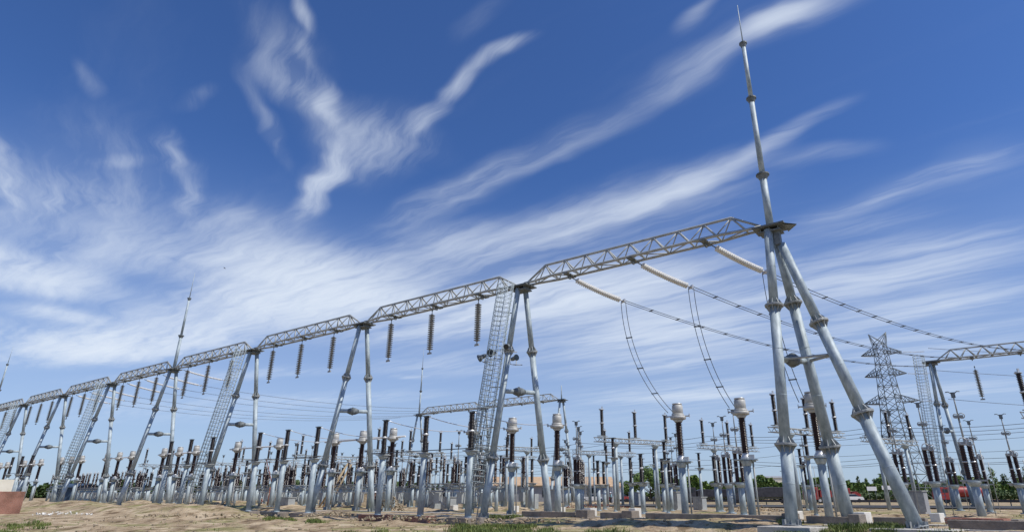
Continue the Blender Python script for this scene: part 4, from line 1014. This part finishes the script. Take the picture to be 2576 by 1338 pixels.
treeline(1700, 2640, 185, 5.6, 'dense green belt of trees behind the parked trucks', 'leaf', 60000, 1, 1.2)
treeline(1560, 2640, 172, 2.4, 'dark low shrubs at the foot of the green belt', 'leaf_dark', 9000, 2, .8)
treeline(-60, 1560, 230, 5.4, 'distant low dark tree belt behind the left yard', 'leaf_dark', 26000, 5, 1.5)
# shed with tan roof, white hut
def shed(x0, x1, Y, hw_, hr, dep, label, wallm, roofm, dark_openings=()):
    X0, X1 = (x0-CX)/1605*Y, (x1-CX)/1605*Y; cx = (X0+X1)/2; L_ = X1-X0
    root = thing('shed', label, 'building', (cx, Y, 0), 0)
    m = MB(); m.box((0, dep/2, hw_/2), (L_, dep, hw_)); 
    m.quad([(-L_/2, 0, hw_), (-L_/2, dep, hw_), (-L_/2, dep/2, hr-.1)]); m.quad([(L_/2, dep, hw_), (L_/2, 0, hw_), (L_/2, dep/2, hr-.1)]); m.build('wall', wallm, root)
    m = MB(); e = .5; t = .14
    for s in (0, 1):
        y0, y1 = (-e, dep/2) if s == 0 else (dep+e, dep/2)
        z0 = hw_-.15
        m.quad([(-L_/2-e, y0, z0), (L_/2+e, y0, z0), (L_/2+e, y1, hr), (-L_/2-e, y1, hr)]); m.quad([(-L_/2-e, y0, z0-t), (-L_/2-e, y1, hr-t), (L_/2+e, y1, hr-t), (L_/2+e, y0, z0-t)]); m.quad([(-L_/2-e, y0, z0-t), (L_/2+e, y0, z0-t), (L_/2+e, y0, z0), (-L_/2-e, y0, z0)])
        for q in (-1, 1): m.quad([(q*(L_/2+e), y0, z0-t), (q*(L_/2+e), y0, z0), (q*(L_/2+e), y1, hr), (q*(L_/2+e), y1, hr-t)])
    m.build('roof', roofm, root)
    for (f, w_, z0, z1) in dark_openings:
        m = MB(); m.box((-L_/2+L_*f, -.02, (z0+z1)/2), (w_, .12, z1-z0)); m.build('window', 'glass', root)
    return root
shed(1195, 1540, 130, 3.3, 4.9, 9, 'long low shed with tan roof and grey wall behind the yard', 'plaster', 'roof', [(.06, 1.6, 1.0, 2.6), (.2, 1.6, 1.0, 2.6), (.36, 1.6, 1.0, 2.6), (.52, 1.6, 1.0, 2.6), (.72, 3.2, .3, 2.8), (.86, 2.2, 1.2, 2.6)])
shed(1541, 1563, 118, 3.0, 3.5, 4, 'small white walled hut right of the long shed', 'white', 'roof', [(.5, .5, 1.0, 1.9)])
shed(132, 178, 120, 2.9, 3.4, 8, 'dark blue sheet building behind the left frames', 'blue', 'blue', [(.5, .8, .8, 1.8)])
shed(1936, 1996, 420, 11.5, 12.5, 14, 'far pale building above the green belt', 'creamwall', 'plaster', [(.3, 3, 6, 9), (.7, 3, 6, 9)])
shed(690, 790, 160, 2.8, 3.6, 8, 'low grey building behind the rusty pole', 'plaster', 'blue', [(.3, 2, .8, 2), (.7, 2, .8, 2)])

def wheel(root, x, y, r, wd=.28):
    m = MB(); m.lathe((x, y-wd/2, r), (0, 1, 0), [(0, r*.7), (.02, r), (wd-.02, r), (wd, r*.7)], 16); o = m.build('wheel', 'rubber', root)
    m = MB(); m.lathe((x, y-wd/2-.015, r), (0, 1, 0), [(0, r*.5), (wd+.03, r*.5)], 12, False); m.build('rim', 'silver', o)
def profile(root, name, mtl, pts, w_, y0=0.0, taper=0.0):
    m = MB(); n = len(pts); b = 0
    for s in (-1, 1):
        for (x, z) in pts: m.v.append((x, y0+s*w_/2*(1-taper*max(0, z-.9)), z))
    m.f.append(tuple(range(n))); m.sm.append(False); m.f.append(tuple(range(2*n-1, n-1, -1))); m.sm.append(False)
    for i in range(n): j = (i+1) % n; m.f.append((i, i+n, j+n, j)); m.sm.append(False)
    o = m.build(name, mtl, root); bv = o.modifiers.new('bevel', 'BEVEL'); bv.width = .05; bv.segments = 2; return o
def car(px, py, label, paint='white', Lc=4.9, flip=1):
    q = gp(px, py); root = thing('parked_car', label, 'car', q, 0, 'parked cars by the road'); root.scale = (flip, 1, 1)
    profile(root, 'body', paint, [(-Lc/2, .35), (-Lc/2, .78), (-Lc/2+.15, .92), (-1.0, 1.0), (-.3, 1.03), (1.2, 1.03), (Lc/2-.15, .98), (Lc/2, .7), (Lc/2, .35)], 1.75)
    profile(root, 'cabin', 'glass', [(-1.15, 1.0), (-.45, 1.46), (1.0, 1.48), (1.85, 1.02)], 1.6, 0, .25)
    m = MB(); m.box((.28, 0, 1.49), (1.5, 1.28, .05)); m.build('roof', paint, root)
    for x in (-1.5, 1.5):
        for y in (-.82, .82): wheel(root, x, y, .34, .2)
    for y in (-.6, .6): m = MB(); m.box((-Lc/2-.01, y, .72), (.06, .32, .14)); m.build('headlight', 'silver', root)
def truck(px, py, label, cab='red', load='black', L_=10.5, h=2.5, tank=False, group='trucks parked along the road'):
    q = gp(px, py); root = thing('parked_truck', label, 'truck', q, 0, group)
    profile(root, 'cab', cab, [(-L_/2, .6), (-L_/2, 1.6), (-L_/2+.25, 2.55), (-L_/2+1.9, 2.6), (-L_/2+1.9, .6)], 2.3)
    m = MB(); m.box((-L_/2-.01+.12, 0, 1.98), (.1, 1.9, .6), (Vector((.97, 0, .25)), Vector((0, 1, 0)), Vector((-.25, 0, .97)))); m.box((-L_/2+1.0, 0, 2.0), (.9, 2.34, .55)); m.build('window', 'glass', root)
    m = MB(); m.box((1.0, 0, .85), (L_-2.2, 1.0, .22)); m.build('chassis', 'dark_steel', root)
    if tank:
        m = MB(); m.lathe((-L_/2+2.2, 0, 1.85), (1, 0, 0), [(0, .5), (.12, .82), (.3, .88), (L_-2.8, .88), (L_-2.6, .82), (L_-2.45, .5)], 20)
        m.build('tank', load, root)
    else:
        profile(root, 'load', load, [(-L_/2+2.15, 1.0), (-L_/2+2.15, h-.25), (-L_/2+3.0, h), (-.5, h*.96), (1.2, h*1.02), (L_/2-.6, h*.95), (L_/2, h-.5), (L_/2, 1.0)], 2.2)
    for x in (-L_/2+1.0, L_/2-2.6, L_/2-1.3):
        for y in (-.95, .95): wheel(root, x, y, .48, .3)
car(1490, 1263, 'white car parked before the long shed', 'white')
car(1600, 1261.5, 'dark car under the round tree', 'black')
car(1716, 1262, 'white car left of the leftmost wired transformer column', 'white')
car(1672, 1261, 'dark car between the round tree and the white car', 'black', 4.7, -1)
car(2137, 1263, 'white car parked just right of the rear leg', 'white')
car(1556, 1262, 'red car in front of the small white hut', 'red', 4.2)
truck(1800, 1264, 'truck with a black covered load between the two wired transformers', 'black', 'black', 11, 2.3)
truck(1925, 1265, 'truck with a long black covered load left of the end frame', 'black', 'black', 12, 2.6)
truck(2062, 1265, 'red truck standing between the front and rear legs', 'red', 'red', 4.6, 2.2)
truck(2138, 1261, 'red truck behind the white car right of the rear leg', 'red', 'red', 4.0, 1.9)
truck(2425, 1265, 'truck with a long red cylinder tank at the right', 'red', 'red', 9.0, 2.4, True)
truck(1150, 1262, 'dark truck behind the second front post', 'black', 'blue', 8, 2.4)
# low dark barrier along the road
for i, (x0, x1, y0, y1, h) in enumerate(((1560, 1990, 1267, 1269, .55), (2090, 2330, 1269, 1270, .55), (2380, 2660, 1270, 1272, .6))):
    a, b = gp(x0, y0), gp(x1, y1); d = (b-a); L_ = d.length; ux = d.normalized(); uy = Vector((-ux.y, ux.x, 0))
    root = thing('road_barrier', ['dark road barrier behind the wired transformers', 'dark road barrier between the rear and slanting legs', 'dark road barrier at the right edge'][i], 'barrier', a, 0, 'dark barriers along the road')
    m = MB(); m.box(d/2+Z3*h, (L_, .12, .34), (ux, uy, Z3)); m.build('rail', 'black', root)
    t = .5
    while t < L_: m = MB(); m.box(ux*t+uy*.12+Z3*(h*.5), (.14, .1, h), (ux, uy, Z3)); m.build('post', 'dark_steel', root); t += 2.4
# signs beyond the road
for i, (px, w_, z) in enumerate(((2092+ -6, 2.3, 2.2), (2199, 2.0, 3.0), (2241, 2.6, 3.2))):
    q = gp(px, 1261); root = thing('white_board', ['white board left of the pylon foot', 'white board at the pylon foot', 'larger white board behind the slanting leg'][i], 'board', q, 0, 'white boards by the road')
    m = MB(); m.box((0, 0, z-.5), (w_, .08, .8)); m.build('panel', 'white', root)
    for s in (-1, 1): m = MB(); m.tube([(s*w_*.35, .1, 0), (s*w_*.35, .1, z-.2)], .05, 6); m.build('post', 'dark_steel', root)

# ------------------------------------------------------------------ people
def skin_body(name, verts, edges, rad, mtl, parent):
    me = bpy.data.meshes.new(name); me.from_pydata(verts, edges, []); o = bpy.data.objects.new(name, me); COL.objects.link(o); o.parent = parent
    md = o.modifiers.new('skin', 'SKIN'); 
    if not me.skin_vertices: me.attributes  # layer is made by the modifier below
    sv_ = me.skin_vertices[0].data if me.skin_vertices else None
    if sv_:
        for i, r_ in enumerate(rad): sv_[i].radius = (r_, r_)
        sv_[0].use_root = True
    sb = o.modifiers.new('sub', 'SUBSURF'); sb.levels = 2; sb.render_levels = 2; me.materials.append(M[mtl]); return o
def person(loc, rz, J, label, top, low, helmet='white'):
    root = thing('person', label, 'person', loc, rz)
    order = ['pelvis', 'chest', 'neck', 'head0', 'head1', 'shL', 'elL', 'haL', 'shR', 'elR', 'haR', 'hipL', 'knL', 'anL', 'toL', 'hipR', 'knR', 'anR', 'toR', 'fiL', 'fiR']
    ed = [(0,1),(1,2),(2,3),(3,4),(1,5),(5,6),(6,7),(1,8),(8,9),(9,10),(0,11),(11,12),(12,13),(13,14),(0,15),(15,16),(16,17),(17,18),(7,19),(10,20)]
    rad = [.15,.17,.06,.09,.08,.075,.05,.035,.075,.05,.035,.10,.07,.05,.045,.10,.07,.05,.045,.03,.03]
    body = skin_body('body', [J[k] for k in order], ed, rad, 'skin', root)
    tk = ['pelvis', 'chest', 'shL', 'elL', 'haL', 'shR', 'elR', 'haR']
    def mid(a, b, t): return tuple(Vector(J[a]).lerp(Vector(J[b]), t))
    skin_body('shirt', [J['pelvis'], J['chest'], J['shL'], J['elL'], mid('elL', 'haL', .8), J['shR'], J['elR'], mid('elR', 'haR', .8)], [(0,1),(1,2),(2,3),(3,4),(1,5),(5,6),(6,7)], [.175,.20,.10,.072,.055,.10,.072,.055], top, root)
    skin_body('trousers', [J['pelvis'], J['hipL'], J['knL'], mid('knL', 'anL', .9), J['hipR'], J['knR'], mid('knR', 'anR', .9)], [(0,1),(1,2),(2,3),(0,4),(4,5),(5,6)], [.172,.125,.09,.075,.125,.09,.075], low, root)
    h = Vector(J['head1']); ax = (h-Vector(J['head0'])).normalized()
    m = MB(); m.lathe(h-ax*.03, ax, [(0, .17), (.02, .165), (.03, .135), (.09, .12), (.13, .08), (.15, .02)], 16); m.build('helmet', helmet, root)
    f = Vector((1, 0, 0)); m = MB(); m.box(Vector(J['head0']).lerp(h, .4)+f*.095, (.03, .025, .035)); m.box(Vector(J['head0']).lerp(h, .55)+f*.085+Vector((0, .035, 0)), (.012, .02, .01)); m.box(Vector(J['head0']).lerp(h, .55)+f*.085+Vector((0, -.035, 0)), (.012, .02, .01)); m.box(Vector(J['head0'])+f*.085, (.012, .05, .01)); m.build('face', 'skin', body)
stand = dict(pelvis=(0,0,.95), chest=(0,0,1.32), neck=(0,0,1.5), head0=(.02,0,1.58), head1=(.02,0,1.70), shL=(0,.19,1.42), elL=(0,.26,1.14), haL=(.1,.27,.90), fiL=(.12,.27,.82), shR=(0,-.19,1.42), elR=(0,-.26,1.14), haR=(.12,-.25,.92), fiR=(.14,-.25,.84),
    hipL=(0,.1,.9), knL=(.05,.12,.5), anL=(0,.12,.09), toL=(.18,.13,.05), hipR=(0,-.1,.9), knR=(.0,-.12,.5), anR=(-.06,-.12,.09), toR=(.12,-.13,.05))
crouch = dict(pelvis=(-.12,0,.42), chest=(.12,0,.74), neck=(.2,0,.90), head0=(.27,0,.96), head1=(.33,0,1.07), shL=(.14,.19,.80), elL=(.36,.24,.58), haL=(.55,.12,.45), fiL=(.62,.1,.40), shR=(.14,-.19,.80), elR=(.36,-.24,.58), haR=(.55,-.12,.45), fiR=(.62,-.1,.40),
    hipL=(-.1,.12,.42), knL=(.34,.2,.48), anL=(.06,.18,.09), toL=(.25,.2,.05), hipR=(-.1,-.12,.42), knR=(.32,-.2,.42), anR=(.02,-.18,.09), toR=(.2,-.2,.05))
q = gp(1537, 1266); person(q, R(200), stand, 'person in a pale blue top and white helmet standing before the white hut', 'cloth_teal', 'cloth_dark')
q = G(653, 1270); person(Vector((q.x, q.y, gz(q.x, q.y))), R(-60), crouch, 'person in brown clothes and white helmet crouching beside a frame leg', 'cloth_brown', 'cloth_brown')
q = G(941, 1280); person(Vector((q.x, q.y, gz(q.x, q.y))), R(-120), stand, 'person in dark clothes standing behind the upright leg of the plain near frame', 'cloth_dark', 'cloth_dark', 'white')

# ------------------------------------------------------------------ bird
q = sight(565, 675)*95+Vector((0, 0, EYE)); root = thing('bird', 'tiny dark bird gliding in the clouds above the left lightning rod', 'bird', q); root.scale = (.6, .6, .6)
m = MB(); m.tube([(-.28, 0, 0), (-.12, 0, .03), (.08, 0, .03), (.2, 0, .02), (.3, 0, 0)], [.015, .07, .075, .05, .012], 8); b_ = m.build('body', 'black', root)
for sy in (-1, 1):
    m = MB(); 
    for z_ in (.0, .012): m.quad([(-.08, sy*.05, .04+z_), (.1, sy*.05, .04+z_), (.08, sy*.34, .14+z_), (-.06, sy*.62, .09+z_)][::(1 if z_ else -1)])
    m.build('wing', 'black', b_)
